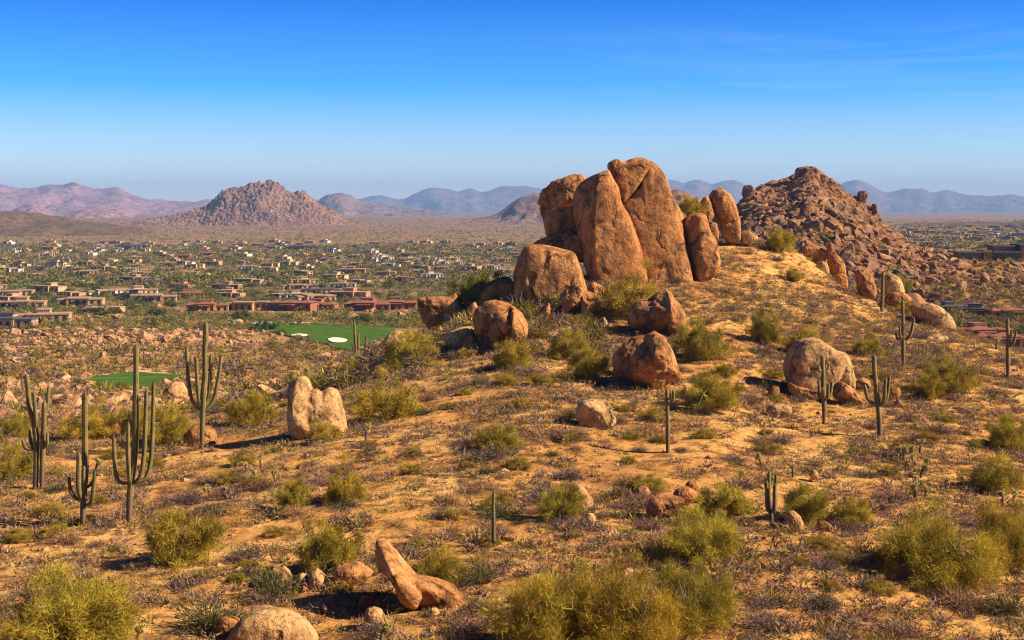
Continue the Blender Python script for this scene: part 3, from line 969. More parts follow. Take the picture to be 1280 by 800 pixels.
# left side
remeshed('pale rock of three fused upright lobes like fingers', [
    shell([(358, 490), (361, 478), (367, 473), (380, 471), (386, 476), (391, 492), (393, 520), (398, 548), (374, 550), (366, 530), (361, 510)], hit(395, 543), pole=(370, 505), front=0.75, back=0.6, p=2.4, pl=1.1, seed=3),
    shell([(386, 506), (389, 488), (397, 486), (404, 495), (408, 512), (411, 548), (391, 550), (386, 530)], hit(395, 543) - 0.5, front=0.55, back=0.6, p=2.2, seed=5),
    shell([(398, 500), (404, 488), (412, 483), (421, 486), (426, 498), (430, 520), (433, 545), (420, 550), (400, 548), (400, 520)], hit(395, 543), pole=(406, 515), front=0.55, back=0.6, p=1.9, seed=8),
    shell([(360, 502), (368, 486), (384, 487), (392, 491), (402, 503), (412, 494), (424, 497), (431, 520), (434, 550), (400, 554), (366, 552)], hit(395, 543) + 0.1, front=0.5, back=0.5, p=2.6, seed=9)],
    'pale_granite', 0.07, lm='the three-lobed pale rock', at=(395, 510))
boulder('grey boulder behind the candelabra saguaro',
        [(235, 550), (237, 538), (246, 533), (258, 532), (268, 540), (271, 552), (262, 562), (245, 563), (237, 559)], 90.5, dd=3.6, front=0.5, back=0.5, lm=None)
boulder('standing brown boulder behind the tallest saguaro',
        [(141, 515), (145, 508), (152, 508), (158, 518), (160, 533), (154, 542), (142, 540), (138, 530)], 104, pole=(146, 525), front=0.6, back=0.5, lm='the standing brown boulder', cuts=2)
boulder('round tan boulder at the rim beyond the small putting green',
        [(204, 497), (208, 484), (218, 477), (228, 478), (233, 488), (232, 500), (220, 506), (208, 504)], 120, 'pale_granite', pole=(212, 492), front=0.6, back=0.5)
boulder('dark angular rock above the double-trunked saguaro',
        [(73, 501), (78, 494), (88, 496), (92, 508), (84, 512), (75, 508)], 150, front=0.6, back=0.5, cuts=3)
boulder('gold slope of bedrock at the rim by the clustered saguaro',
        [(462, 448), (470, 436), (480, 424), (488, 416), (500, 414), (508, 424), (500, 440), (482, 452), (466, 456)], 124, 'pale_granite', front=0.5, back=0.7, lm='the bedrock rim')
# foreground
remeshed('seal-shaped rock with raised head and long flat tail', [
    shell([(470, 678), (474, 675), (481, 677), (495, 691), (507, 706), (520, 721), (534, 742), (524, 758), (508, 754), (495, 737), (482, 719), (470, 711)], hit(525, 754), pole=(499, 706), front=0.95, back=0.6, p=2.0, pl=1.1, seed=11, rough=0.6),
    shell([(496, 742), (508, 726), (520, 719), (545, 724), (565, 731), (577, 743), (582, 754), (570, 764), (530, 764), (505, 758)], hit(525, 754), pole=(535, 728), front=0.6, back=0.6, p=1.8, seed=12, rough=0.6)],
    'granite', 0.045, lm='the seal-shaped rock', at=(525, 730))
boulder('blocky brown rock with shaded left end behind the seal-shaped rock',
        [(416, 722), (420, 709), (432, 705), (448, 703), (458, 710), (467, 716), (458, 724), (440, 729), (420, 730)], 57, pole=(436, 714), front=0.6, back=0.6, p=2.8, lm='the blocky brown rock')
boulder('pale whitish boulder beside the dark green bush',
        [(386, 727), (388, 716), (396, 711), (404, 717), (406, 727), (398, 735), (389, 735)], 55, 'pale_granite', front=0.6, back=0.6)
boulder('pale low boulder next to the whitish boulder',
        [(371, 722), (376, 717), (384, 719), (386, 730), (378, 735), (371, 731)], 55, 'pale_granite', front=0.6, back=0.6)
boulder('cream boulder peeking from behind the dark green bush',
        [(334, 722), (340, 709), (352, 707), (362, 714), (364, 726), (352, 732), (338, 730)], 55.5, 'pale_granite', front=0.6, back=0.6)
boulder('broad smooth whaleback of rock at the lower edge',
        [(282, 800), (298, 779), (318, 769), (345, 767), (370, 775), (388, 788), (397, 806), (340, 812), (288, 810)], 46.5, mat='pale_granite', front=0.40, back=0.8, p=2.8, n=120, k=36, rough=0.6, lm='the whaleback rock')
boulder('low pale shelf of rock behind the whaleback rock',
        [(286, 772), (300, 762), (330, 758), (345, 762), (330, 768), (300, 776)], 48.5, 'pale_granite', front=0.5, back=0.6)
boulder('rounded tan stone left of the whaleback rock',
        [(272, 784), (276, 773), (286, 770), (298, 774), (301, 788), (288, 796), (276, 793)], 46, front=0.5, back=0.5, n=90)
boulder('small squarish stone in front of the seal-shaped rock',
        [(449, 757), (451, 748), (460, 745), (469, 750), (470, 758), (460, 762), (451, 761)], 50.5, front=0.5, back=0.5, cuts=2)
boulder('pale rounded stone sunk behind a bush under the seal-shaped rock',
        [(454, 777), (458, 763), (468, 759), (478, 764), (481, 778), (468, 786), (457, 784)], 48.5, 'pale_granite', front=0.5, back=0.5)
boulder('little white stone near the tail of the seal-shaped rock',
        [(536, 765), (540, 760), (547, 761), (550, 767), (544, 771), (538, 770)], 49.5, 'pale_granite', front=0.5, back=0.5)
boulder('egg-like pale boulder leaning right on the slope',
        [(710, 622), (714, 608), (721, 604), (731, 610), (740, 622), (742, 631), (734, 636), (720, 634), (712, 630)], 65, 'pale_granite', pole=(722, 620), front=0.5, back=0.5, n=100, k=30, lm='the egg-like pale boulder')
boulder('small pale stone below the egg-like pale boulder',
        [(730, 650), (735, 642), (742, 643), (746, 653), (738, 656), (732, 655)], 62.5, 'pale_granite', front=0.5, back=0.5)
boulder('flat pinkish slab tilted on the slope',
        [(808, 640), (812, 626), (826, 620), (842, 620), (856, 624), (850, 634), (838, 642), (822, 646), (812, 645)], 65, pole=(826, 630), front=0.6, back=0.7, p=2.6, n=100, k=30, lm='the tilted pinkish slab')
boulder('rounded brown boulder resting above the tilted pinkish slab',
        [(842, 618), (848, 611), (860, 609), (870, 614), (872, 622), (862, 627), (848, 626)], 66.5, front=0.6, back=0.6)
boulder('stone pointing up beside the rounded brown boulder',
        [(857, 608), (862, 601), (871, 601), (877, 611), (876, 624), (868, 622)], 67, front=0.5, back=0.5)
boulder('low grey rock partly buried left of the tilted pinkish slab',
        [(792, 618), (798, 610), (808, 608), (813, 616), (806, 622), (796, 623)], 67.5, front=0.6, back=0.6)
boulder('whitish leaning stone beside the organ-pipe-like saguaro',
        [(982, 650), (985, 641), (993, 639), (1000, 645), (1005, 656), (1002, 662), (990, 662), (984, 658)], 64, 'pale_granite', pole=(990, 650), front=0.5, back=0.5, n=90, lm='the whitish leaning stone')
boulder('low gold stone with dark left end beside the whitish leaning stone',
        [(1019, 658), (1024, 651), (1034, 652), (1041, 660), (1034, 664), (1022, 664)], 63.5, pole=(1026, 657), front=0.5, back=0.5)
boulder('pale pebble-like rock in the brush above the leaning stone',
        [(1012, 594), (1016, 587), (1021, 589), (1023, 597), (1016, 599)], 75, 'pale_granite', front=0.5, back=0.5)


# ------------------------------------------------------------------ loose rock prototypes
def rock_raw(seed, sub=3, cuts=9):
    V, Fc = ICO[sub]
    rs = np.random.default_rng(seed)
    V = V * rs.uniform([0.85, 0.75, 0.6], [1.2, 1.05, 0.9])
    for _ in range(cuts):
        d = rs.normal(size=3)
        d /= np.linalg.norm(d)
        dist = V @ d
        lim = rs.uniform(0.40, 0.78) * dist.max()
        V = V - np.maximum(dist - lim, 0)[:, None] * d * 0.95
    V = V * (1 + 0.10 * fbm(V * 1.6 + seed, 3, seed) + 0.04 * fbm(V * 5 + seed, 2, seed + 3))[:, None]
    return V, Fc


ROCKS = [mk('rock', *rock_raw(100 + s, 3, 9 + s % 6), [M['rubble']], False) for s in range(9)]


def rot_mat(rs, flat=True):
    a = rs.uniform(0, 2 * math.pi)
    b = rs.uniform(-0.5, 0.5) if flat else rs.uniform(0, 3)
    c = rs.uniform(-0.5, 0.5)
    return a, b, c


def rock_color(rs):
    k = rs.random()
    if k < 0.5:
        return 'tan', tuple(np.array([1.35, 1.30, 1.2]) * rs.uniform(0.9, 1.15))
    if k < 0.8:
        return 'brown', tuple(np.array([1.05, 0.95, 0.85]) * rs.uniform(0.8, 1.1))
    return 'grey', tuple(np.array([0.85, 0.95, 1.1]) * rs.uniform(0.8, 1.1))


rs = random.Random(11)


def merged_rocks(name, pts, sizes, sub=1, color=(1.2, 1.12, 1.05)):
    raws = [rock_raw(300 + s, sub, 5) for s in range(6)]
    parts = []
    r2 = np.random.default_rng(5)
    for p, s in zip(pts, sizes):
        V, Fc = raws[r2.integers(6)]
        a = r2.uniform(0, 6.28)
        ca, sa = math.cos(a), math.sin(a)
        sc = s * r2.uniform(0.75, 1.25, 3)
        v = V * sc
        v = np.stack([v[:, 0] * ca - v[:, 1] * sa, v[:, 0] * sa + v[:, 1] * ca, v[:, 2]], 1)
        parts.append((v + p, Fc))
    V, Fc = join(parts)
    o = link(name, mk(name, V, Fc, [M['rubble']], False), color=color)
    tag(o, kind='stuff')
    return o


# rubble hill on the right
LAND += [('the summit of the rubble hill', 1008, 213), ('the notched shoulder of the rubble hill', 938, 238), ('the dark slabs on the rubble hill', 1035, 280),
         ('the long low glass house', 1245, 318), ('the foot of the rubble hill', 1150, 325), ('the grey-roofed houses in the hollow', 1205, 388)]
n = 90000
u = rng.uniform(870, 1300, n)
D = np.sqrt(rng.uniform(270 ** 2, 540 ** 2, n))
x = (u - CX) / F * D
z = HN(x, D)
sil = np.interp(u, RH_U, RH_V)
px, py = project(np.stack([x, D, z], -1))
ok = visible(x, D, z) & (px > 872) & (px < 1300)
hill = np.interp(D, RH_D, RH_G) * np.clip((1215 - u) / 60, 0, 1)
dens = np.clip(0.32 + 1.0 * hill + 0.35 * fbm2(x, D, 40.0, 3, 77), 0.05, 1)
house_zone = (px > 1185) & (py < 330) & (py > 300) | (px > 1170) & (py > 376)
ok &= (rng.random(n) < dens) & ~house_zone
x, D, z, hill, px, py = (a[ok] for a in (x, D, z, hill, px, py))
size = np.exp(rng.normal(-0.75, 0.72, len(x))) * (0.62 + 0.95 * hill)
size = np.clip(size * (1 + 0.35 * (hill > 0.85)), 0.25, 3.0)
order = np.argsort(-size / D)
big = order[:230]
rest = order[230:14000]
for i in big:
    cn_, col = rock_color(rs)
    s = size[i]
    o = link('boulder', ROCKS[rs.randrange(9)], loc=(x[i], D[i], z[i] + s * 0.25), rot=rot_mat(rs)[::-1], scale=(s * rs.uniform(.9, 1.3), s * rs.uniform(.8, 1.2), s * rs.uniform(.8, 1.3)), color=col)
    auto(o, ('big ' if s > 1.9 else '') + cn_ + ' boulder', 'boulder', 'boulders heaped on the rubble hill')
merged_rocks('rubble', np.stack([x, D, z + size * 0.15], -1)[rest], size[rest])
# slabs and summit blocks of the rubble hill
for lab, poly, DD in [
    ('smooth brown slab block crowning the rubble hill', [(994, 222), (997, 211), (1006, 209), (1018, 209), (1030, 217), (1036, 225), (1020, 228), (1002, 227)], 512),
    ('broad dark slab with vertical cracks, left part of the rubble hill face', [(980, 290), (985, 270), (1000, 262), (1015, 265), (1022, 285), (1018, 302), (1000, 305), (984, 302)], 455),
    ('broad dark slab with sloping top in the middle of the rubble hill face', [(1020, 285), (1024, 264), (1040, 262), (1062, 272), (1075, 280), (1072, 296), (1050, 300), (1030, 302)], 452),
    ('stray dark round boulder on the rubble hill skyline near its right shoulder', [(1072, 252), (1074, 240), (1082, 239), (1085, 248), (1080, 256)], 505),
    ('gold block at the right skyline step of the rubble hill', [(1088, 262), (1091, 255), (1096, 257), (1096, 266), (1090, 267)], 500),
    ('rounded boulder at the left skyline notch of the rubble hill', [(928, 243), (930, 233), (938, 231), (943, 238), (940, 247)], 500)]:
    boulder(lab, poly, DD, 'rubble', front=0.5, back=0.6, p=3.0, cuts=5, rough=2.0)

GREEN_A = [(103, 476), (112, 474), (120, 472), (136, 470.5), (150, 468), (172, 466), (195, 468), (212, 469), (232, 471), (229, 476), (217, 481), (204, 484), (190, 487), (180, 488), (170, 491), (160, 489), (150, 491), (128, 490), (113, 487)]
GREEN_B = [(310, 409), (324, 406), (340, 406.5), (370, 407.5), (400, 407), (425, 409), (450, 408), (492, 411), (488, 424), (465, 432), (452, 434), (440, 440), (428, 437), (418, 436), (408, 431), (395, 429.5), (378, 424), (360, 421), (345, 417), (330, 415)]
GOLF = [GREEN_A, GREEN_B]


def inside(px, py, poly):
    r = np.zeros(len(px), bool)
    q = np.asarray(poly, float)
    for i in range(len(q)):
        (x0, y0), (x1, y1) = q[i - 1], q[i]
        c = (y0 > py) != (y1 > py)
        r ^= c & (px < (x1 - x0) * (py - y0) / (y1 - y0 + 1e-12) + x0)
    return r


# rocky ground between the hill edge and the fairway, and the brown hillside behind the villas
n = 60000
u = rng.uniform(-40, 720, n)
D = np.exp(rng.uniform(math.log(112), math.log(760), n))
x = (u - CX) / F * D
z = HN(x, D)
px, py = project(np.stack([x, D, z], -1))
pm = fbm2(x, D, 45.0, 3, 91)
band = np.clip((py - 376) / 12, 0, 1) + ((px > 470) & (py > 345) & (py < 392)) * 0.9
ok = visible(x, D, z) & (rng.random(n) < np.clip(pm * 1.6 + 0.15, 0, 1) * np.clip(band, 0, 1))
for gp in GOLF:
    ok &= ~inside(px, py, gp)
x, D, z, px, py = (a[ok] for a in (x, D, z, px, py))
size = np.clip(np.exp(rng.normal(-0.9, 0.55, len(x))), 0.2, 2.2) * np.clip(0.6 + D / 600, 0.6, 1.4)
LAND += [('the small putting green', 168, 476), ('the large fairway', 400, 420), ('the white sand bunker', 422, 428), ('the red tiled villas', 478, 378), ('the orange villa', 262, 381)]
order = np.argsort(-size / D)
for i in order[:70]:
    cn_, col = rock_color(rs)
    s = size[i]
    o = link('boulder', ROCKS[rs.randrange(9)], loc=(x[i], D[i], z[i] + s * 0.2), rot=rot_mat(rs)[::-1], scale=(s * rs.uniform(.9, 1.4), s, s * rs.uniform(.7, 1.1)), color=tuple(1.6 * c for c in col))
    auto(o, cn_ + ' rock on the lower desert', 'boulder', 'rocks on the lower desert')
rest = order[70:7000]
merged_rocks('rubble', np.stack([x, D, z + size * 0.1], -1)[rest], size[rest], color=(1.95, 1.95, 1.85))


# ------------------------------------------------------------------ saguaros
def smooth_path(pts, n):
    p = np.asarray(pts, float)
    if len(p) == 2:
        return p[0] + (p[1] - p[0]) * np.linspace(0, 1, n)[:, None]
    t = np.concatenate([[0], np.cumsum(np.linalg.norm(np.diff(p, axis=0), axis=1))])
    s = np.linspace(0, t[-1], n)
    q = np.stack([pchip(t, p[:, k], s) for k in range(3)], 1)
    for _ in range(2):
        q[1:-1] = 0.25 * q[:-2] + 0.5 * q[1:-1] + 0.25 * q[2:]
    return q


def stem_mesh(name, pts, rad, base_swell=False, trunk=False):
    L = np.linalg.norm(np.diff(np.asarray(pts), axis=0), axis=1).sum()
    n = max(14, int(L / 0.22))
    q = smooth_path(pts, n)
    t = np.linspace(0, 1, n)
    wob = np.stack([vnoise(np.stack([t * L / 0.9, t * 0 + k, t * 0 + pts[0][0]], -1), 5) for k in (0.3, 7.7, 3.1)], -1)
    q = q + wob * np.array([0.30, 0.30, 0.0]) * rad * (t * (1 if trunk else 0.8))[:, None]
    r = rad * 0.92 * (0.86 + 0.14 * np.sin(np.clip(t * 1.3, 0, 1) * math.pi)) * (1 + 0.13 * vnoise(np.stack([t * 7, t * 0, t * 0 + pts[0][0]], -1), 3))
    if not trunk:
        r = r * np.clip(0.72 + t * 2.2, 0, 1)
    # domed tip
    d = (1 - t) * L
    tip = np.clip(d / (rad * 1.3), 0, 1)
    r = r * np.sqrt(np.clip(1 - (1 - tip) ** 2, 0.0, 1) + 0.004)
    V, Fc, rid = tube(q, r, ribs=9, depth=0.36)
    return V, Fc, rid


def saguaro(label, trunk, rad_px, arms, lm=None, group='saguaro cacti'):
    base = ground(*trunk[0])
    D = base[1]
    m = D / F
    pts = [P(a, b, D) for a, b in trunk]
    pts[0] = base - np.array([0, 0, 0.25])
    root = link('saguaro', None, loc=base)
    tag(root, label, 'saguaro', group)
    V, Fc, rid = stem_mesh('trunk', pts, rad_px * m, trunk=True)
    link('trunk', mk('trunk', V - base, Fc, [M['saguaro']], True, attr={'ridge': ('POINT', rid)}), root)
    for j, arm in enumerate(arms):
        path, ra = arm[0], arm[1]
        off = arm[2] if len(arm) > 2 else (-0.25, 0.25, -0.12, 0.3)[j % 4]
        k = len(path)
        q = [P(a, b, D) + np.array([0, off * min(1.0, i * 1.4 / max(1, k - 1)), 0]) for i, (a, b) in enumerate(path)]
        V, Fc, rid = stem_mesh('arm', q, ra * m)
        link('arm', mk('arm', V - base, Fc, [M['saguaro']], True, attr={'ridge': ('POINT', rid)}), root)
    if lm:
        LAND.append((lm, trunk[0][0], trunk[0][1]))
    return root


saguaro('tallest saguaro, grey-barked base, one long spire and four upright arms',
        [(161, 655), (162, 625), (164, 600), (168, 570), (170, 500), (171, 429)], 4.6,
        [([(160, 604), (150, 604), (146, 588), (144, 542)], 3.0), ([(162, 606), (163, 590), (164, 560), (165, 523)], 3.2, -0.6),
         ([(164, 606), (174, 600), (180, 575), (184, 485)], 3.2), ([(166, 604), (181, 600), (187, 570), (190, 476)], 3.1, 0.35)], 'the tallest saguaro')
saguaro('saguaro with thick base, tall central spire and short hooked arms low down',
        [(103, 658), (104, 625), (106, 590), (107, 540), (107, 489)], 4.6,
        [([(103, 628), (101, 612), (102, 562)], 3.6, -0.5), ([(106, 612), (106, 600), (107, 580)], 2.6, -0.3), ([(101, 626), (92, 620), (88, 610), (87, 594)], 2.8),
         ([(107, 610), (113, 606), (116, 594)], 2.5, 0.3), ([(106, 632), (115, 628), (118, 612), (121, 584)], 2.9)], 'the low-armed saguaro')
saguaro('double-trunked saguaro with crooked stem and two dark hooked arms',
        [(44, 611), (45, 575), (45, 548), (41, 522), (35, 500), (33, 466)], 4.0,
        [([(52, 613), (53, 575), (54, 540), (56, 499)], 3.8, 0.0), ([(45, 540), (46, 520), (44, 488)], 2.7, -0.25), ([(43, 562), (33, 560), (29, 548)], 2.5), ([(42, 560), (37, 554), (35, 537)], 2.5, 0.3),
         ([(54, 560), (60, 555), (61, 539)], 2.4, -0.2), ([(56, 520), (58, 505), (59, 482)], 2.4, 0.3)], 'the double-trunked saguaro')
saguaro('candelabra saguaro with thick trunk, long central spire and four tall arms',
        [(252, 560), (253, 530), (254, 505), (256, 460), (257, 401)], 3.9,
        [([(252, 513), (243, 506), (238, 485), (234, 430)], 2.7), ([(253, 512), (249, 500), (248, 470), (247, 442)], 2.6, -0.4), ([(254, 511), (259, 502), (261, 475), (262, 442)], 2.4, 0.4), ([(254, 514), (264, 506), (271, 480), (276, 443)], 2.6)], 'the candelabra saguaro')
saguaro('three-armed saguaro casting a shadow across the sunny slope',
        [(1100, 547), (1099, 525), (1097, 505), (1094, 475), (1092, 442)], 3.6,
        [([(1098, 506), (1088, 503), (1082, 494), (1079, 480)], 2.6), ([(1099, 507), (1104, 500), (1104.5, 471)], 2.6, -0.35), ([(1099, 508), (1107, 502), (1109, 488), (1111, 467)], 2.5)], 'the three-armed saguaro')
saguaro('saguaro with clustered arms standing in front of the big pink boulder',
        [(1030, 533), (1030, 510), (1029.5, 490), (1028, 443)], 3.0,
        [([(1029, 464), (1023, 462), (1021.5, 455)], 1.7), ([(1029, 466), (1035, 463), (1037.5, 455)], 1.7), ([(1029, 498), (1024, 490), (1022.5, 474)], 2.4), ([(1030, 500), (1038, 494), (1041.5, 477)], 2.6),
         ([(1030, 502), (1033, 494), (1033, 478)], 2.2, -0.5), ([(1030, 499), (1026, 494), (1026, 482)], 2.0, -0.5), ([(1030, 500), (1036, 494), (1037, 484)], 2.0, 0.4)], 'the clustered-arm saguaro')
saguaro('saguaro with one big raised arm and two small hooked arms near the crest',
        [(1129, 457), (1129, 430), (1129, 400), (1128.5, 374)], 2.6,
        [([(1129, 424), (1121, 423), (1118, 414)], 1.9), ([(1129, 423), (1124, 420), (1122.7, 406)], 1.7, -0.4), ([(1129, 426), (1137, 420), (1140, 408), (1142, 395.5)], 2.2)], 'the big-arm saguaro')
saguaro('plain unbranched dark saguaro among the crest boulders',
        [(1102, 390), (1103, 370), (1104, 338)], 2.4, [], 'the plain crest saguaro')
saguaro('stout saguaro with one short arm below the brown houses',
        [(1260, 473), (1260, 440), (1259.5, 397)], 3.0,
        [([(1261, 434), (1266, 428), (1269, 414)], 2.0), ([(1260, 422), (1262.5, 418), (1262, 411)], 1.6, -0.4)], 'the stout saguaro')
saguaro('lone saguaro with a single nubby arm in the middle of the slope',
        [(835, 564), (834.5, 530), (833, 483)], 3.0,
        [([(835, 506), (841, 499), (841.5, 487)], 2.3), ([(834.5, 500), (837.5, 495), (838, 489)], 1.5, -0.3)], 'the lone mid-slope saguaro')
saguaro('young single-stem saguaro without arms on the lower slope',
        [(617, 683), (617, 650), (617, 612)], 2.8, [], 'the young single-stem saguaro')
saguaro('short saguaro with bundled upright arms like organ pipes',
        [(964.5, 657), (964, 640), (961.5, 625), (961, 587)], 3.0,
        [([(964, 641), (958, 636), (957, 598)], 2.5), ([(964, 641), (966.5, 634), (967, 602)], 3.0, -0.35), ([(964, 640), (970, 632), (971, 593)], 2.5, 0.2)], 'the bundled saguaro')
saguaro('dark saguaro of clustered stems outlined against the fairway',
        [(445, 455), (445, 440), (443.5, 420), (442.7, 402.5)], 2.2,
        [([(445, 444), (441.5, 438), (440.5, 429)], 1.6), ([(445, 447), (447.5, 438), (448, 416.5)], 1.9, 0.3)], 'the fairway-edge saguaro')
saguaro('two-stemmed saguaro leaning right beside the stems outlined against the fairway',
        [(455, 455), (456, 440), (457, 430), (458, 419)], 1.8, [([(456, 452), (461, 440), (462.4, 427)], 1.8)])
for (a, b, c, t) in [(180, 455, 440, 'tiny distant saguaro above the small putting green'), (68, 480, 462, 'tiny distant saguaro near the bare desert path'), (386, 425, 416, 'tiny distant saguaro at the fairway bunker'),
                     (1204, 372, 358, 'tiny distant saguaro above the grey-roofed houses'), (27, 487, 470, 'tiny distant saguaro at the left margin of the low desert')]:
    saguaro(t, [(a, b), (a, (b + c) / 2), (a + .3, c)], 1.1, [])


# ------------------------------------------------------------------ foliage
def twigs(starts, dirs, lens, w, jitter):
    """thin pointed blades"""
    n = len(starts)
    d = dirs / (np.linalg.norm(dirs, axis=1)[:, None] + 1e-9)
    s = np.cross(d, jitter)
    s /= np.linalg.norm(s, axis=1)[:, None] + 1e-9
    w = np.asarray(w)
    w = w[:, None] if w.ndim else w
    a = starts - s * w * 0.5
    b = starts + s * w * 0.5
    c = starts + d * lens[:, None]
    V = np.stack([a, b, c], 1).reshape(-1, 3)
    return V, np.arange(3 * n).reshape(-1, 3)


def palo_mesh(seed, clumps=110, per=60, tw=0.011, tl=(0.10, 0.24), h=0.95, spread=1.0):
    r = np.random.default_rng(seed)
    dirn = r.normal(size=(clumps * 3, 3))
    dirn[:, 2] = np.abs(dirn[:, 2]) * 0.9
    dirn /= np.linalg.norm(dirn, axis=1)[:, None]
    lump = 0.74 + 0.62 * fbm(dirn * 2.1 + seed, 2, seed)
    rad = r.uniform(0.22, 1.0, len(dirn)) ** 0.6 * lump
    c = dirn * rad[:, None] * np.array([spread, spread * 0.9, h])
    c[:, 2] += 0.07
    c = c[:clumps]
    out = c / (np.linalg.norm(c, axis=1)[:, None] + 1e-6)
    N = clumps * per
    ci = np.repeat(np.arange(clumps), per)
    st = c[ci] + r.normal(size=(N, 3)) * np.array([0.066, 0.066, 0.050])
    st[:, 2] = np.maximum(st[:, 2], 0.02)
    dr = out[ci] * 0.55 + np.array([0, 0, 0.22]) + r.normal(size=(N, 3)) * 0.75
    V, Fc = twigs(st, dr, r.uniform(*tl, N), tw * r.uniform(0.6, 1.5, N), r.normal(size=(N, 3)))
    ct = r.uniform(0.2, 0.8, clumps)
    tint = np.clip(ct[ci] + r.normal(size=N) * 0.16, 0, 1)
    # limbs
    parts = []
    for k in range(6):
        a = k / 6 * 6.28 + r.uniform(-.4, .4)
        e = np.array([math.cos(a) * 0.42 * spread, math.sin(a) * 0.42 * spread, 0.45 * h])
        mid = e * 0.5 + r.normal(size=3) * 0.05
        mid[2] += 0.04
        q = smooth_path([np.array([0.03 * math.cos(a), 0.03 * math.sin(a), -0.06]), mid, e], 6)
        parts.append(tube(q, np.linspace(0.028, 0.015, 6), 5)[:2])
        near = np.argsort(np.linalg.norm(c - e, axis=1))[:9]
        for i in near:
            m_ = (e + c[i]) / 2 + r.normal(size=3) * 0.04
            parts.append(tube(smooth_path([e, m_, c[i] + out[i] * 0.12], 5), np.linspace(0.012, 0.004, 5), 4)[:2])
    return (V, Fc, tint), join(parts)


def palo_proto(seed, leaf='palo', bark='greenbark', **kw):
    (V, Fc, tint), (BV, BF) = palo_mesh(seed, **kw)
    return mk('crown', V, Fc, [M[leaf]], False, attr={'tint': ('FACE', tint)}), mk('trunk', BV, BF, [M[bark]], True)


PALO_BIG = [palo_proto(20 + s, clumps=105, per=300, tw=0.0056, tl=(0.05, 0.125)) for s in range(3)]
PALO_MID = [palo_proto(40 + s, clumps=58, per=190, tw=0.0095, tl=(0.06, 0.16)) for s in range(5)]
TREE_MES = [palo_proto(60 + s, 'mesquite', 'bark', clumps=70, per=30, tw=0.05, tl=(0.06, 0.13), h=0.8) for s in range(4)]

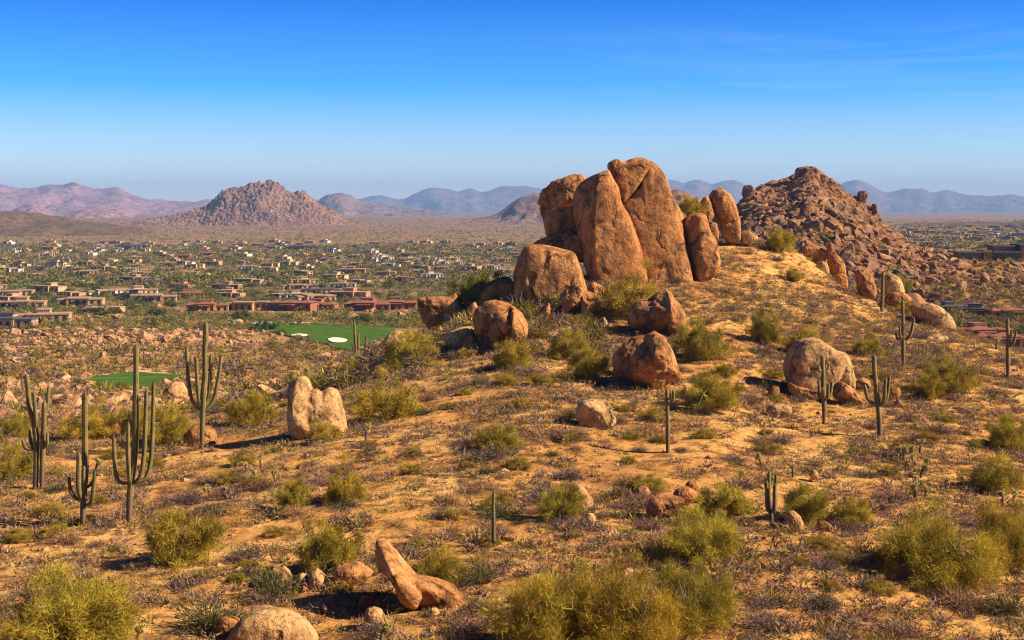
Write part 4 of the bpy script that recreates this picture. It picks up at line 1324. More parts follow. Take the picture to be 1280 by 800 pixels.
PV = [  # base px, base py, width, height, label
    (95, 812, 215, 118, 'largest palo verde at the lower left corner with bare yellow branches', 'B'),
    (228, 702, 122, 74, 'broad palo verde below the tallest saguaro'),
    (410, 714, 86, 82, 'bright yellow palo verde behind the dark green bush and pale boulders'),
    (366, 637, 46, 42, 'small rounded palo verde beside a yucca-grey bush on the left slope'),
    (430, 630, 60, 54, 'palo verde with dark lower branches on the left slope'),
    (546, 724, 98, 48, 'low palo verde directly behind the tail of the seal-shaped rock'),
    (690, 806, 160, 116, 'large olive palo verde at the bottom centre, front of the thicket', 'B'),
    (775, 800, 165, 118, 'large palo verde with bleached dead stems in the middle of the bottom thicket', 'B'),
    (868, 782, 132, 92, 'palo verde with thin grey whips at the right end of the bottom thicket', 'B'),
    (880, 702, 130, 76, 'wide palo verde just above the bottom thicket', 'B'),
    (908, 642, 88, 48, 'palo verde growing behind the wide one, near the tilted pinkish slab'),
    (1008, 652, 74, 54, 'yellow palo verde behind the whitish leaning stone'),
    (1062, 657, 58, 44, 'olive palo verde adjoining the yellow one near the leaning stone'),
    (1165, 722, 165, 104, 'massive dark-based palo verde on the right slope', 'B'),
    (1262, 712, 110, 96, 'palo verde with a black trunk fork at the right edge', 'B'),
    (1240, 612, 92, 54, 'rounded palo verde on the right, above the massive one'),
    (1260, 560, 66, 50, 'palo verde at the right edge below the stout saguaro'),
    (1190, 490, 84, 52, 'dense olive palo verde between big-arm saguaro and stout saguaro'),
    (1158, 496, 48, 34, 'small palo verde skirt beside the dense olive palo verde'),
    (486, 522, 102, 60, 'round palo verde right of the three-lobed pale rock'),
    (514, 456, 84, 50, 'palo verde on the rim below the half-black boulder'),
    (640, 460, 66, 42, 'palo verde in front of the round half-shaded boulder'),
    (598, 376, 76, 56, 'dark green tree in the shade of the great round boulder', 'D'),
    (600, 345, 46, 26, 'yellow tree top behind the dark shaded tree'),
    (790, 394, 92, 62, 'palo verde with pale trunk at the foot of the tall slabs'),
    (712, 446, 62, 42, 'open palo verde below the tent-shaped rock'),
    (738, 474, 72, 44, 'palo verde left of the rugged mid-slope boulder'),
    (878, 448, 72, 62, 'palo verde right of the grey cracked boulder'),
    (888, 512, 92, 48, 'sparse palo verde between the rugged boulder and flat whitish stone'),
    (958, 428, 46, 58, 'tall narrow palo verde on the sunny slope under the crest'),
    (1006, 442, 60, 40, 'palo verde behind the big pink boulder'),
    (975, 316, 48, 34, 'palo verde on the skyline below the rubble hill'),
    (862, 272, 46, 34, 'yellow palo verde showing behind the widest slab'),
    (1124, 374, 34, 34, 'palo verde on the crest behind the plain saguaro'),
    (1086, 444, 42, 30, 'green bush-like palo verde above the three-armed saguaro'),
    (992, 350, 30, 20, 'small palo verde high on the sunny slope'),
    (314, 530, 84, 48, 'olive palo verde between candelabra saguaro and three-lobed rock'),
    (214, 554, 78, 58, 'dark palo verde left of the candelabra saguaro'),
    (172, 546, 56, 48, 'palo verde behind the tallest saguaro arms'),
    (112, 548, 96, 46, 'wide palo verde behind the low-armed saguaro'),
    (18, 600, 64, 54, 'shadowy palo verde at the left edge by the double-trunked saguaro'),
    (22, 545, 50, 36, 'pale palo verde at the left edge behind the double-trunked saguaro'),
    (620, 562, 66, 40, 'solitary palo verde on open slope left of the pale squared block'),
    (700, 652, 72, 48, 'palo verde behind the egg-like pale boulder'),
    (806, 612, 56, 26, 'low palo verde above the tilted pinkish slab'),
    (404, 552, 52, 28, 'scrubby palo verde in front of the three-lobed pale rock'),
    (445, 470, 50, 26, 'low palo verde at the foot of the fairway-edge saguaro'),
    (905, 470, 40, 24, 'small palo verde right of the rugged mid-slope boulder'),
    (1130, 395, 34, 20, 'low yellow palo verde beneath the reddish flat-topped boulder'),
    (1030, 300, 26, 14, 'tiny palo verde top on the crest by the gold pillars'),
]
for i, t in enumerate(PV):
    px_, py_, w_, h_, lab = t[:5]
    kind = t[5] if len(t) > 5 else ''
    if lab.startswith('yellow palo verde showing'):
        D = 152.0
        a, b = ray(px_, py_)
        g = np.array([float(a) * D, D, float(b) * D])
    elif lab.startswith('dark green tree') or lab.startswith('yellow tree top'):
        D = 134.0 if lab.startswith('dark') else 140.0
        a, b = ray(px_, py_)
        g = np.array([float(a) * D, D, float(HN(float(a) * D, D))])
        h_ += 6
    else:
        g = ground(px_, min(py_, 830))
    m = g[1] / F
    sx, sz = w_ * m / 1.62, h_ * m / 0.92
    proto = (PALO_BIG if kind == 'B' else PALO_MID)[i % (3 if kind == 'B' else 5)]
    root = link('palo_verde', None, loc=g)
    tag(root, lab, 'palo verde', 'palo verde shrubs on the near hillside')
    v = random.uniform(0.85, 1.12)
    colr = (v * random.uniform(0.9, 1.06), v, v * 0.9)
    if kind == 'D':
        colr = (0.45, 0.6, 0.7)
    ra = random.uniform(0, 6.28)
    for nm, me in (('crown', proto[0]), ('trunk', proto[1])):
        o = link(nm, me, root, rot=(0, 0, ra), scale=(sx, sx, sz), color=colr)
    LAND.append(('the ' + lab.split(',')[0] if len(lab.split()) < 8 else 'the ' + ' '.join(lab.split()[:3]), px_, py_)) if False else None


def dome_bush(seed, n=320, w=0.035):
    r = np.random.default_rng(seed)
    d = r.normal(size=(n, 3))
    d[:, 2] = np.abs(d[:, 2]) * 0.85 + 0.05
    d /= np.linalg.norm(d, axis=1)[:, None]
    lump = 0.75 + 0.4 * fbm(d * 2 + seed, 2, seed)
    k = r.uniform(0.05, 0.85, n)
    st = d * (lump * k)[:, None] + r.normal(size=(n, 3)) * 0.06
    st[:, 2] = np.abs(st[:, 2])
    ln = lump * r.uniform(0.14, 0.34, n)
    V, Fc = twigs(st, d + r.normal(size=(n, 3)) * 0.35, ln, w * r.uniform(0.6, 1.5, n), r.normal(size=(n, 3)))
    V[:, 2] = np.maximum(V[:, 2] * 0.8, -0.02)
    return V, Fc, np.clip(r.normal(0.5, 0.22, n), 0, 1)


BUSH = []
for s in range(7):
    V, Fc, t = dome_bush(200 + s, 1500, 0.022)
    BUSH.append(mk('dry_bush', V, Fc, [M['dry']], False, attr={'tint': ('FACE', t)}))

# countable dry bushes over the near hill
KINDS = [('grey dry bush', (0.95, 0.97, 1.02)), ('purplish dry bush', (1.05, 0.88, 0.90)), ('straw-coloured bush', (1.75, 1.45, 0.95)), ('dark olive bush', (0.62, 0.85, 0.40)), ('brown dry bush', (1.15, 0.9, 0.7))]
n = 900
u = rng.uniform(-20, 1300, n)
D = np.sqrt(rng.uniform(43 ** 2, 170 ** 2, n))
x = (u - CX) / F * D
z = HN(x, D)
px, py = project(np.stack([x, D, z], -1))
ok = visible(x, D, z) & (py < 830)
taken = []
cnt = 0
WEIGHT = [0.3, 0.28, 0.1, 0.17, 0.15]
for i in np.nonzero(ok)[0]:
    s = float(np.clip(np.exp(rng.normal(0.0, 0.35)), 0.55, 1.9))
    if any((px[i] - a) ** 2 / 900 + (py[i] - b) ** 2 / 150 < 1 for a, b in taken):
        continue
    taken.append((px[i], py[i]))
    kname, kcol = KINDS[rng.choice(5, p=WEIGHT)]
    v = rng.uniform(0.8, 1.15)
    o = link('dry_bush', BUSH[int(rng.integers(7))], loc=(x[i], D[i], z[i] - 0.04), rot=(0, 0, rng.uniform(0, 6.28)), scale=(s * 0.95, s * 0.95, s * rng.uniform(0.6, 0.85)), color=tuple(v * c for c in kcol))
    auto(o, ('large ' if s > 1.25 else 'small ' if s < 0.8 else '') + kname, 'bush', 'dry bushes on the near hillside')
    cnt += 1
    if cnt >= 285:
        break
for (a, b, w_, h_, kk, lab) in [(340, 746, 78, 46, 3, 'dark green leafy bush before the cream boulder'), (262, 786, 110, 60, 3, 'big dark brown-green bush left of the whaleback rock'), (600, 728, 60, 36, 3, 'dark twiggy bush at the head of the seal-shaped rock'),
                                (545, 715, 90, 30, 3, 'olive bush between the seal-shaped rock and the low palo verde'), (610, 590, 42, 20, 3, 'olive low bush below the solitary palo verde'), (1030, 760, 48, 28, 3, 'dark green bush on the open lower right slope'), (1255, 770, 70, 40, 3, 'dark twiggy bush at the lower right'),
                                (470, 795, 60, 30, 0, 'grey bush around the sunk pale stone'), (585, 790, 80, 30, 1, 'purplish bush mass below the seal tail'), (960, 790, 90, 30, 0, 'grey-green bush at the lower edge right of the thicket'), (1120, 795, 100, 26, 4, 'low rusty bush at the lower edge'), (600, 480, 34, 14, 0, 'round grey bush on the open slope')]:
    g = ground(a, min(b, 815))
    m = g[1] / F
    o = link('desert_bush', BUSH[(a + b) % 7], loc=g, rot=(0, 0, a), scale=(w_ * m / 1.7, w_ * m / 1.7, h_ * m / 0.8), color=KINDS[kk][1])
    tag(o, lab, 'bush', 'dry bushes on the near hillside')

# more small palo verdes dotted over the open slope
spots = []
tries = 0
while len(spots) < 62 and tries < 9000:
    tries += 1
    a, b = random.uniform(20, 1270), random.uniform(400, 745)
    if any(abs(a - t[0]) < (t[2] + 34) * 0.5 and -18 < t[1] - b < t[3] + 6 for t in PV) or any(abs(a - c) < 34 and abs(b - d_) < 17 for c, d_ in spots):
        continue
    if b < 560 and a < 440 or b < 470 and a < 560 or b < 400 + max(0, a - 1050) * 0.35:
        continue
    if (760 < a < 856 and 410 < b < 492) or (975 < a < 1085 and 420 < b < 510) or (700 < a < 775 and 490 < b < 540) or (455 < a < 590 and 660 < b < 760):
        continue
    spots.append((a, b))
for a, b in spots:
    g = ground(a, b)
    m = g[1] / F
    w_ = random.uniform(24, 50)
    pr = PALO_MID[random.randrange(5)]
    root = link('palo_verde', None, loc=g)
    v = random.uniform(0.75, 1.1)
    for nm, me in zip(('crown', 'trunk'), pr):
        link(nm, me, root, rot=(0, 0, random.uniform(0, 6)), scale=(w_ * m / 1.7, w_ * m / 1.7, w_ * m * random.uniform(0.36, 0.5)), color=(v, v * 0.95, v))
    auto(root, 'little olive palo verde', 'palo verde', 'palo verde shrubs on the near hillside')

# gravel and cobbles strewn over the slope
n = 9000
u = rng.uniform(-60, 1340, n)
D = np.sqrt(rng.uniform(43 ** 2, 175 ** 2, n))
x = (u - CX) / F * D
ok = rng.random(n) < np.clip(0.45 + 1.4 * fbm2(x, D, 12.0, 3, 83), 0.04, 1)
x, D = x[ok], D[ok]
z = HN(x, D)
merged_rocks('gravel', np.stack([x, D, z], -1), np.clip(np.exp(rng.normal(-2.2, 0.55, len(x))), 0.05, 0.42), color=(2.0, 1.9, 1.6))

# ground cover of dead tufts: uncountable
def tuft_field(name, n, dlo, dhi, per, rlo, rhi, palette, w, umin=-260, umax=1540, keep=None):
    u = rng.uniform(umin, umax, n)
    D = np.sqrt(rng.uniform(dlo ** 2, dhi ** 2, n))
    x = (u - CX) / F * D
    ok = rng.random(n) < np.clip(0.74 + 1.5 * fbm2(x, D, 5.5, 3, 55) + 0.5 * fbm2(x, D, 25.0, 2, 56), 0.08, 1)
    if keep is not None:
        ok &= keep(u, x, D)
    x, D = x[ok], D[ok]
    z = HN(x, D)
    n = len(x)
    rad = np.exp(rng.normal(math.log((rlo * rhi) ** 0.5), 0.38, n)).clip(rlo * 0.6, rhi * 1.4)
    col = np.array(palette)[rng.integers(len(palette), size=n)] * rng.uniform(0.75, 1.25, (n, 1))
    N = n * per
    i = np.repeat(np.arange(n), per)
    d = rng.normal(size=(N, 3))
    d[:, 2] = np.abs(d[:, 2]) * 0.7 + 0.06
    d /= np.linalg.norm(d, axis=1)[:, None]
    c = np.stack([x, D, z - 0.02], -1)
    st = c[i] + d * (rad[i] * rng.uniform(0.0, 0.8, N))[:, None] * np.array([1, 1, 0.8]) + rng.normal(size=(N, 3)) * (rad[i] * 0.16)[:, None] * np.array([1, 1, 0.2])
    V, Fc = twigs(st, d + rng.normal(size=(N, 3)) * 0.4, rad[i] * rng.uniform(0.2, 0.5, N), w * rad[i] * rng.uniform(0.6, 1.5, N), rng.normal(size=(N, 3)))
    me = mk(name, V, Fc, [M['hue']], False, attr={'hue': ('FACE', col[i] * rng.uniform(0.7, 1.3, (N, 1)))})
    return tag(link(name, me), kind='stuff')


DRYPAL = [(0.23, 0.15, 0.115), (0.19, 0.13, 0.11), (0.30, 0.18, 0.11), (0.38, 0.22, 0.11), (0.13, 0.095, 0.07), (0.26, 0.17, 0.13), (0.21, 0.17, 0.05), (0.30, 0.23, 0.055)]
tuft_field('dry_grass', 60000, 42, 190, 64, 0.24, 0.62, DRYPAL, 0.075, -90, 1370)
tuft_field('dry_grass', 15000, 112, 172, 44, 0.22, 0.5, DRYPAL, 0.085, 520, 1280)
tuft_field('grass', 16000, 42, 175, 14, 0.10, 0.28, [(0.50, 0.30, 0.11), (0.42, 0.25, 0.10), (0.55, 0.36, 0.16)], 0.14)

# ------------------------------------------------------------------ small cacti, yucca, dead wood
def cholla_proto(seed):
    r = np.random.default_rng(seed)
    q = smooth_path([(0, 0, -0.05), (r.normal() * .05, r.normal() * .05, 0.35), (r.normal() * .1, r.normal() * .1, 0.75)], 7)
    trunk = [tube(q, np.linspace(0.07, 0.05, 7), 6)[:2]]
    tv, tf, tt = [], [], []
    off = 0
    for k in range(9):
        a = r.uniform(0, 6.28)
        b0 = q[-1] - np.array([0, 0, r.uniform(0, 0.25)])
        e = b0 + np.array([math.cos(a) * r.uniform(.1, .26), math.sin(a) * r.uniform(.1, .26), r.uniform(0.0, 0.26)])
        trunk.append(tube(np.array([b0, (b0 + e) / 2, e]), [0.035, 0.035, 0.02], 5)[:2])
        n = 70
        t = r.uniform(0, 1, n)
        ax = e - b0
        d = r.normal(size=(n, 3))
        d /= np.linalg.norm(d, axis=1)[:, None]
        V, Fc = twigs(b0 + ax * (0.25 + 0.85 * t[:, None]) + d * 0.02, d, np.full(n, 0.12), 0.045, r.normal(size=(n, 3)))
        tv.append(V), tf.append(Fc + off), tt.append(r.uniform(0, 1, n))
        off += len(V)
    return mk('joint_cluster', np.concatenate(tv), np.concatenate(tf), [M['cholla']], False, attr={'tint': ('FACE', np.concatenate(tt))}), mk('trunk', *join(trunk), [M['deadwood']], True)


CH = [cholla_proto(s) for s in range(4)]
CHL = [(1122, 572), (1130, 574), (1137, 584), (1145, 580), (1150, 566), (1132, 590), (1151, 596), (1160, 588), (1141, 572), (1146, 608), (1156, 622), (1142, 622), (991, 594), (950, 584), (262, 618), (305, 592), (318, 603), (326, 586), (387, 478), (395, 482), (424, 474), (458, 552),
       (1254, 632), (1268, 630), (1245, 438), (172, 806), (476, 806), (345, 600), (282, 622), (1182, 612), (120, 590)]
for i, (a, b) in enumerate(CHL):
    g = ground(a, min(b, 820))
    s = max(0.75, 20 * g[1] / F) * random.uniform(0.85, 1.15)
    root = link('cholla', None, loc=g, rot=(0, 0, i * 1.3))
    for nm, me in zip(('joint_cluster', 'trunk'), CH[i % 4]):
        link(nm, me, root, scale=s)
    auto(root, 'yellow-tipped cholla cactus', 'cholla', 'cholla cacti on the near hillside')

r_ = np.random.default_rng(9)
nb = 60
d = r_.normal(size=(nb, 3)); d[:, 2] = np.abs(d[:, 2]) + 0.15
YV, YF = twigs(np.zeros((nb, 3)), d, r_.uniform(0.7, 1.0, nb), 0.09, r_.normal(size=(nb, 3)))
yucca = mk('yucca', YV, YF, [M['yucca']], False, attr={'tint': ('FACE', r_.uniform(0, 1, nb))})
for a, b, w_, lab in [(208, 755, 26, 'spiky grey-green yucca beside the largest palo verde'), (14, 752, 22, 'spiky dark yucca at the left edge'), (1240, 500, 26, 'dark spiky yucca tangle near the stout saguaro'), (425, 614, 34, 'spiky yucca rosette at the foot of the dark palo verde')]:
    g = ground(a, b)
    tag(link('yucca', yucca, loc=g, scale=w_ * g[1] / F / 1.8), lab, 'yucca')


def dead_branch(label, a, b, w_, seed, up=0.5):
    g = ground(a, min(b, 820))
    m = g[1] / F
    r = np.random.default_rng(seed)
    parts = []
    for k in range(7):
        ang = r.uniform(0, 3.14)
        e = np.array([math.cos(ang) * r.uniform(.3, 1), r.normal() * .3, r.uniform(0.2, 1) * up]) * w_ * m * 0.6
        q = smooth_path([np.zeros(3), e * 0.5 + r.normal(size=3) * w_ * m * .06, e], 6)
        parts.append(tube(q, np.linspace(0.035, 0.012, 6), 5)[:2])
        e2 = q[3] + np.array([r.normal() * .3, r.normal() * .2, abs(r.normal()) * .3 * up]) * w_ * m * 0.6
        parts.append(tube(np.array([q[3], (q[3] + e2) / 2, e2]), [0.02, 0.015, 0.008], 4)[:2])
    tag(link('dead_branch', mk('dead_branch', *join(parts), [M['deadwood']], True), loc=g), label, 'dead branch')


dead_branch('bleached dead branches on the ground below the stout saguaro', 1262, 498, 34, 1)
dead_branch('dark fallen branches above the three-armed saguaro', 1074, 448, 30, 2, 0.8)
dead_branch('forked dead stick near the young single-stem saguaro', 587, 689, 16, 3, 0.9)
dead_branch('small bare stick on the slope left of the yellow palo verde thicket', 520, 612, 12, 4, 1.2)
dead_branch('bare stick below the cholla patch', 1115, 628, 14, 5, 1.2)
dead_branch('dead twigs lying near the massive dark-based palo verde', 1210, 760, 40, 6, 0.3)


def ocotillo(label, a, b, h_, seed):
    g = ground(a, min(b, 822))
    m = g[1] / F
    r = np.random.default_rng(seed)
    parts = []
    for k in range(11):
        ang = r.uniform(0, 6.28)
        L = h_ * m * r.uniform(0.7, 1.05)
        e = np.array([math.cos(ang) * L * r.uniform(.12, .42), math.sin(ang) * L * .25, L])
        q = smooth_path([np.zeros(3), e * 0.5 * np.array([.8, .8, 1.0]) + r.normal(size=3) * .04, e], 8)
        parts.append(tube(q, np.linspace(0.022, 0.010, 8), 5)[:2])
    tag(link('ocotillo', mk('ocotillo', *join(parts), [M['bark']], True), loc=g), label, 'ocotillo', None)


ocotillo('bare grey ocotillo whips in the middle of the bottom thicket', 795, 806, 92, 1)
ocotillo('bare grey ocotillo whips at the right end of the bottom thicket', 864, 796, 78, 2)
ocotillo('bare thin ocotillo whips in front of the olive thicket palo verde', 742, 812, 62, 3)


# ------------------------------------------------------------------ golf course
def patch(name, poly, mat, lift, step=3.0, kind='structure'):
    q = np.asarray(poly, float)
    Ds = [hit(a, b, 140) for a, b in q]
    W2 = np.array([[float(ray(a, b)[0]) * d, d] for (a, b), d in zip(q, Ds)])
    W2 = catmull(W2, 90)
    c = W2.mean(0)
    rings = []
    for t in np.linspace(0, 1, 14):
        p = c + (W2 - c) * t
        rings.append(np.stack([p[:, 0], p[:, 1], HN(p[:, 0], p[:, 1]) + lift], -1))
    V = np.array(rings).transpose(1, 0, 2).reshape(-1, 3)
    o = link(name, mk(name, V - V.mean(0), grid_faces(90, 14, True), [mat]), loc=V.mean(0))
    return tag(o, kind=kind)


patch('path', [(97, 472), (120, 467.5), (150, 464.5), (172, 463), (195, 465), (238, 469), (230, 472), (150, 472), (110, 478), (99, 476)], M['path'], 0.12)
patch('golf_green', GREEN_A, M['turf'], 0.35)
patch('golf_green', GREEN_B, M['turf'], 0.35)
patch('sand_bunker', [(313, 405), (330, 403.5), (342, 405), (356, 404.5), (350, 407), (325, 407.5)], M['bunker'], 0.6)
patch('sand_bunker', [(360, 405.5), (376, 404.8), (392, 406), (380, 407.5), (364, 407)], M['bunker'], 0.6)
patch('sand_bunker', [(364, 421), (374, 419.5), (386, 420.8), (380, 422.6), (368, 422.4)], M['bunker'], 0.6)
patch('sand_bunker', [(410, 427.5), (418, 425), (434, 428.5), (430, 431.5), (416, 431)], M['bunker'], 0.6)
patch('golf_green', [(228, 341), (262, 339.5), (300, 339), (302, 342), (260, 344), (220, 345)], M['turf'], 0.5)
patch('golf_green', [(10, 356), (60, 353.5), (120, 351.5), (140, 353), (90, 356), (20, 359)], M['turf'], 0.5)
patch('path', [(15, 452), (26, 440), (40, 437), (46, 440), (34, 446), (24, 456)], M['path'], 0.25)


# ------------------------------------------------------------------ houses
def boxv(x0, x1, y0, y1, z0, z1):
    V = np.array([(x, y, z) for z in (z0, z1) for y in (y0, y1) for x in (x0, x1)], float)
    Fc = np.array([(0, 2, 3, 1), (4, 5, 7, 6), (0, 1, 5, 4), (2, 6, 7, 3), (0, 4, 6, 2), (1, 3, 7, 5)])
    return V, Fc


def hip(x0, x1, y0, y1, z0, h):
    i = min((y1 - y0) / 2 * 0.95, (x1 - x0) / 2 * 0.95)
    ym = (y0 + y1) / 2
    V = np.array([(x0, y0, z0), (x1, y0, z0), (x1, y1, z0), (x0, y1, z0), (x0 + i, ym - .1, z0 + h), (x1 - i, ym - .1, z0 + h), (x1 - i, ym + .1, z0 + h), (x0 + i, ym + .1, z0 + h)])
    Fc = np.array([(0, 1, 5, 4), (1, 2, 6, 5), (2, 3, 7, 6), (3, 0, 4, 7), (4, 5, 6, 7), (3, 2, 1, 0)])
    return V, Fc


def house_parts(seed, tiled=False, slate=False):
    """list of (part name, V, F, material)"""
    r = random.Random(seed)
    wall, roof, trim = [], [], []
    wins = []
    blocks = [(-7, 3, -4.5, 4.0, 3.6)]
    blocks.append((3.02, 9.5, -3.0 + r.uniform(-1.5, 1.5), 4.5, 2.9 + r.uniform(-.2, .9)))
    blocks.append((-11.5, -7.02, -2.5 + r.uniform(-1, 1), 3.5, 3.0 + r.uniform(-.3, .5)))
    if r.random() < 0.6:
        blocks.append((-3.5, 1.5, 0.0, 4.2 + 1, 5.2))
    for k, (x0, x1, y0, y1, h) in enumerate(blocks):
        wall.append(boxv(x0, x1, y0, y1, -3.0, h))
        if tiled and k < 3:
            roof.append(hip(x0 - .5, x1 + .5, y0 - .6, y1 + .6, h + .005 * k, 1.0 + 0.1 * k))
        else:
            roof.append(boxv(x0 - .25, x1 + .25 - .005 * k, y0 - .25 - .01 * k, y1 + .25, h - .3, h + .22 + .01 * k))
        nw = max(1, int((x1 - x0) / 2.6))
        if k < 3:
            for j in range(nw):
                cx0 = x0 + (x1 - x0) * (j + 0.5) / nw
                ww = r.uniform(0.55, 0.95)
                top = h - 0.75
                bot = r.choice([0.1, 0.9, 0.1])
                wins.append(boxv(cx0 - ww, cx0 + ww, y0 - 0.05, y0 + 0.1, bot, top))
    # covered patio
    px0 = r.uniform(-6, -3)
    y0 = -4.5
    trim.append(boxv(px0, px0 + 6.5, y0 - 3.0, y0 - 0.3, 2.75, 3.1))
    posts = [boxv(px0 + .2 + a, px0 + .5 + a, y0 - 2.8, y0 - 2.5, -3, 2.74) for a in (0, 2.9, 5.8)]
    out = [('wall', *join(wall), 'stucco'), ('roof', *join(roof), 'tile' if tiled else 'shade' if slate else 'roof'), ('patio_roof', *join(trim), 'tile' if tiled else 'timber')]
    for w_ in wins:
        out.append(('window', *w_, 'glass'))
    for p_ in posts:
        out.append(('post', *p_, 'timber'))
    return out


def house_proto(seed, **kw):
    parts = house_parts(seed, **kw)
    split = [(nm, mk(nm, V, Fc, [M[mt]], False)) for nm, V, Fc, mt in parts]
    mats = list(dict.fromkeys(mt for *_, mt in parts))
    V, Fc = join([(V, Fc) for _, V, Fc, _ in parts])
    idx = np.concatenate([np.full(len(Fc_), mats.index(mt)) for _, _, Fc_, mt in parts])
    whole = mk('house', V, Fc, [M[m_] for m_ in mats], False, fidx=idx)
    return split, whole


HP = [house_proto(500 + s) for s in range(6)]
HT = [house_proto(520 + s, tiled=True) for s in range(3)]
HS = [house_proto(540 + s, slate=True) for s in range(2)]
TINTS = [('tan', (0.46, 0.28, 0.15)), ('cream', (0.64, 0.48, 0.28)), ('pink-brown', (0.38, 0.20, 0.13)), ('white', (0.70, 0.66, 0.58)), ('brown', (0.24, 0.145, 0.095)), ('gold', (0.58, 0.36, 0.16))]


def house(proto, px_, py_, tint, rot=0.0, sc=1.0, label=None, desc=None, parts=True, dmin=150):
    D = hit(px_, py_, dmin)
    a = float(ray(px_, py_)[0])
    g = np.array([a * D, D, float(HN(a * D, D))])
    if parts:
        root = link('house', None, loc=g, rot=(0, 0, rot), scale=(sc * 0.9, sc, sc * 0.95))
        for nm, me in proto[0]:
            link(nm, me, root, color=tint)
    else:
        root = link('house', proto[1], loc=g, rot=(0, 0, rot), scale=(sc * 0.78, sc, sc), color=tint)
    if label:
        tag(root, label, 'house', 'houses of the desert town')
    else:
        auto(root, desc, 'house', 'houses of the desert town')
    return g


# the row of villas behind the fairway
for a, b, pr, tn, sc, lab in [
    (262, 389, HT[0], (0.56, 0.29, 0.10), 0.95, 'orange tile-roofed villa, leftmost of the villa row behind the fairway'),
    (312, 388, HP[0], (0.60, 0.34, 0.12), 1.0, 'ochre flat-roofed villa just right of the orange villa'),
    (368, 389, HT[1], (0.30, 0.13, 0.08), 1.1, 'dark brick-red villa with long dark porch left of the red tiled villa'),
    (398, 388, HT[2], (0.36, 0.15, 0.09), 0.95, 'rust-coloured villa joined to the dark brick-red villa'),
    (462, 389, HT[0], (0.34, 0.12, 0.08), 1.05, 'maroon villa with arched windows at the middle of the villa row'),
    (497, 388, HT[2], (0.42, 0.15, 0.09), 1.0, 'red-roofed villa at the right end of the villa row'),
    (372, 375, HP[1], (0.78, 0.76, 0.72), 0.9, 'bright white house above the brick-red villa'),
    (195, 379, HP[2], (0.44, 0.28, 0.18), 1.15, 'wide tan house with dark windows left of the orange villa'),
    (170, 376, HS[0], (0.42, 0.27, 0.18), 1.0, 'tan house with grey slate roof adjoining the wide tan house'),
    (104, 382, HP[3], (0.50, 0.33, 0.19), 1.1, 'low beige house with deep porch on the left of the town'),
    (30, 386, HP[4], (0.40, 0.26, 0.18), 1.1, 'low brown house near the left edge of the town'),
    (58, 404, HP[5], (0.42, 0.29, 0.20), 1.0, 'beige flat-roofed house nearest the rocks at left'),
    (12, 410, HS[1], (0.40, 0.27, 0.19), 1.0, 'grey-roofed house at the far left above the bare path'),
    (130, 392, HP[0], (0.48, 0.32, 0.2), 0.9, 'small tan house in front of the low beige house')]:
    house(pr, a, b, tn, random.uniform(-0.25, 0.25), sc, label=lab)
for a, b, pr, tn, sc, lab in [
    (162, 312, HS[0], (0.20, 0.20, 0.24), 1.7, 'long dark slate house high in the town, below the far left mountains'),
    (376, 313, HS[1], (0.24, 0.20, 0.18), 1.7, 'long black-windowed house near the foot of the boulder mountain'),
    (312, 337, HP[3], (0.80, 0.78, 0.74), 1.0, 'bright white modern house beyond the villa row, above the fairway strip'),
    (514, 327, HP[4], (0.78, 0.66, 0.45), 1.0, 'cream house, left one of a bright pair near the dark shaded tree'),
    (534, 326, HP[1], (0.80, 0.68, 0.46), 1.0, 'cream house, right one of a bright pair near the dark shaded tree'),
    (12, 341, HP[2], (0.80, 0.78, 0.75), 1.1, 'big white flat-roofed house at the left margin of the town'),
    (440, 343, HP[5], (0.34, 0.21, 0.14), 1.2, 'brown house block beyond the maroon villa')]:
    house(pr, a, b, tn, random.uniform(-0.25, 0.25), sc, label=lab)
# hollow on the right
for a, b, pr, tn, sc, lab in [
    (1190, 392, HS[0], (0.30, 0.22, 0.16), 0.62, 'slate-roofed house half hidden left in the hollow'),
    (1222, 396, HS[1], (0.28, 0.2, 0.15), 0.66, 'slate-roofed house in the middle of the hollow'),
    (1268, 398, HT[1], (0.36, 0.2, 0.13), 0.66, 'pinkish tile-roofed house at the right edge of the hollow'),
    (1228, 424, HT[0], (0.46, 0.29, 0.18), 0.66, 'brown-roofed house with white window frames below the hollow'),
    (1262, 432, HT[2], (0.42, 0.26, 0.17), 0.66, 'tile-roofed house with porch behind the stout saguaro')]:
    house(pr, a, b, tn, random.uniform(-0.3, 0.2), sc * 0.8, label=lab)

# town houses, from near to far
spots = [(162, 312), (376, 313), (312, 337), (514, 327), (534, 326), (12, 341), (440, 343)]
tries = 0
while len(spots) < 215 and tries < 20000:
    tries += 1
    if random.random() < 0.82:
        a, b = random.uniform(-10, 690), 303 + 76 * random.random() ** 1.5
        if a > 470 and b > 352:
            continue
        if b > 350 and random.random() < 0.35:
            continue
    else:
        a, b = random.uniform(1125, 1285), random.uniform(280, 311)
        if b > 301 and a > 1185:
            continue
    if any(abs(a - c) < 11 + (b - 300) * 0.22 and abs(b - d) < 2.6 + (b - 300) * 0.03 for c, d in spots):
        continue
    if (195 < a < 318 and 336 < b < 351) or (0 < a < 155 and 347 < b < 364):
        continue
    spots.append((a, b))
LAND += [('the upper fairway strip', 265, 343), ('the left fairway strip', 75, 355), ('the boulder mountain', 330, 270), ('the far left desert slope', 40, 296), ('the slabs of the tall outcrop', 672, 322), ('the dark shaded tree', 600, 340),
         ('the wide tan house', 195, 376), ('the low beige house', 104, 380), ('the bright white house', 372, 372), ('the right shoulder of the rubble hill', 1130, 295), ('the long dark slate house', 162, 309), ('the long black-windowed house', 376, 310), ('the bright white modern house', 312, 334), ('the pair of cream houses', 524, 325), ('the big white flat-roofed house', 12, 338), ('the brown house block', 440, 340)]
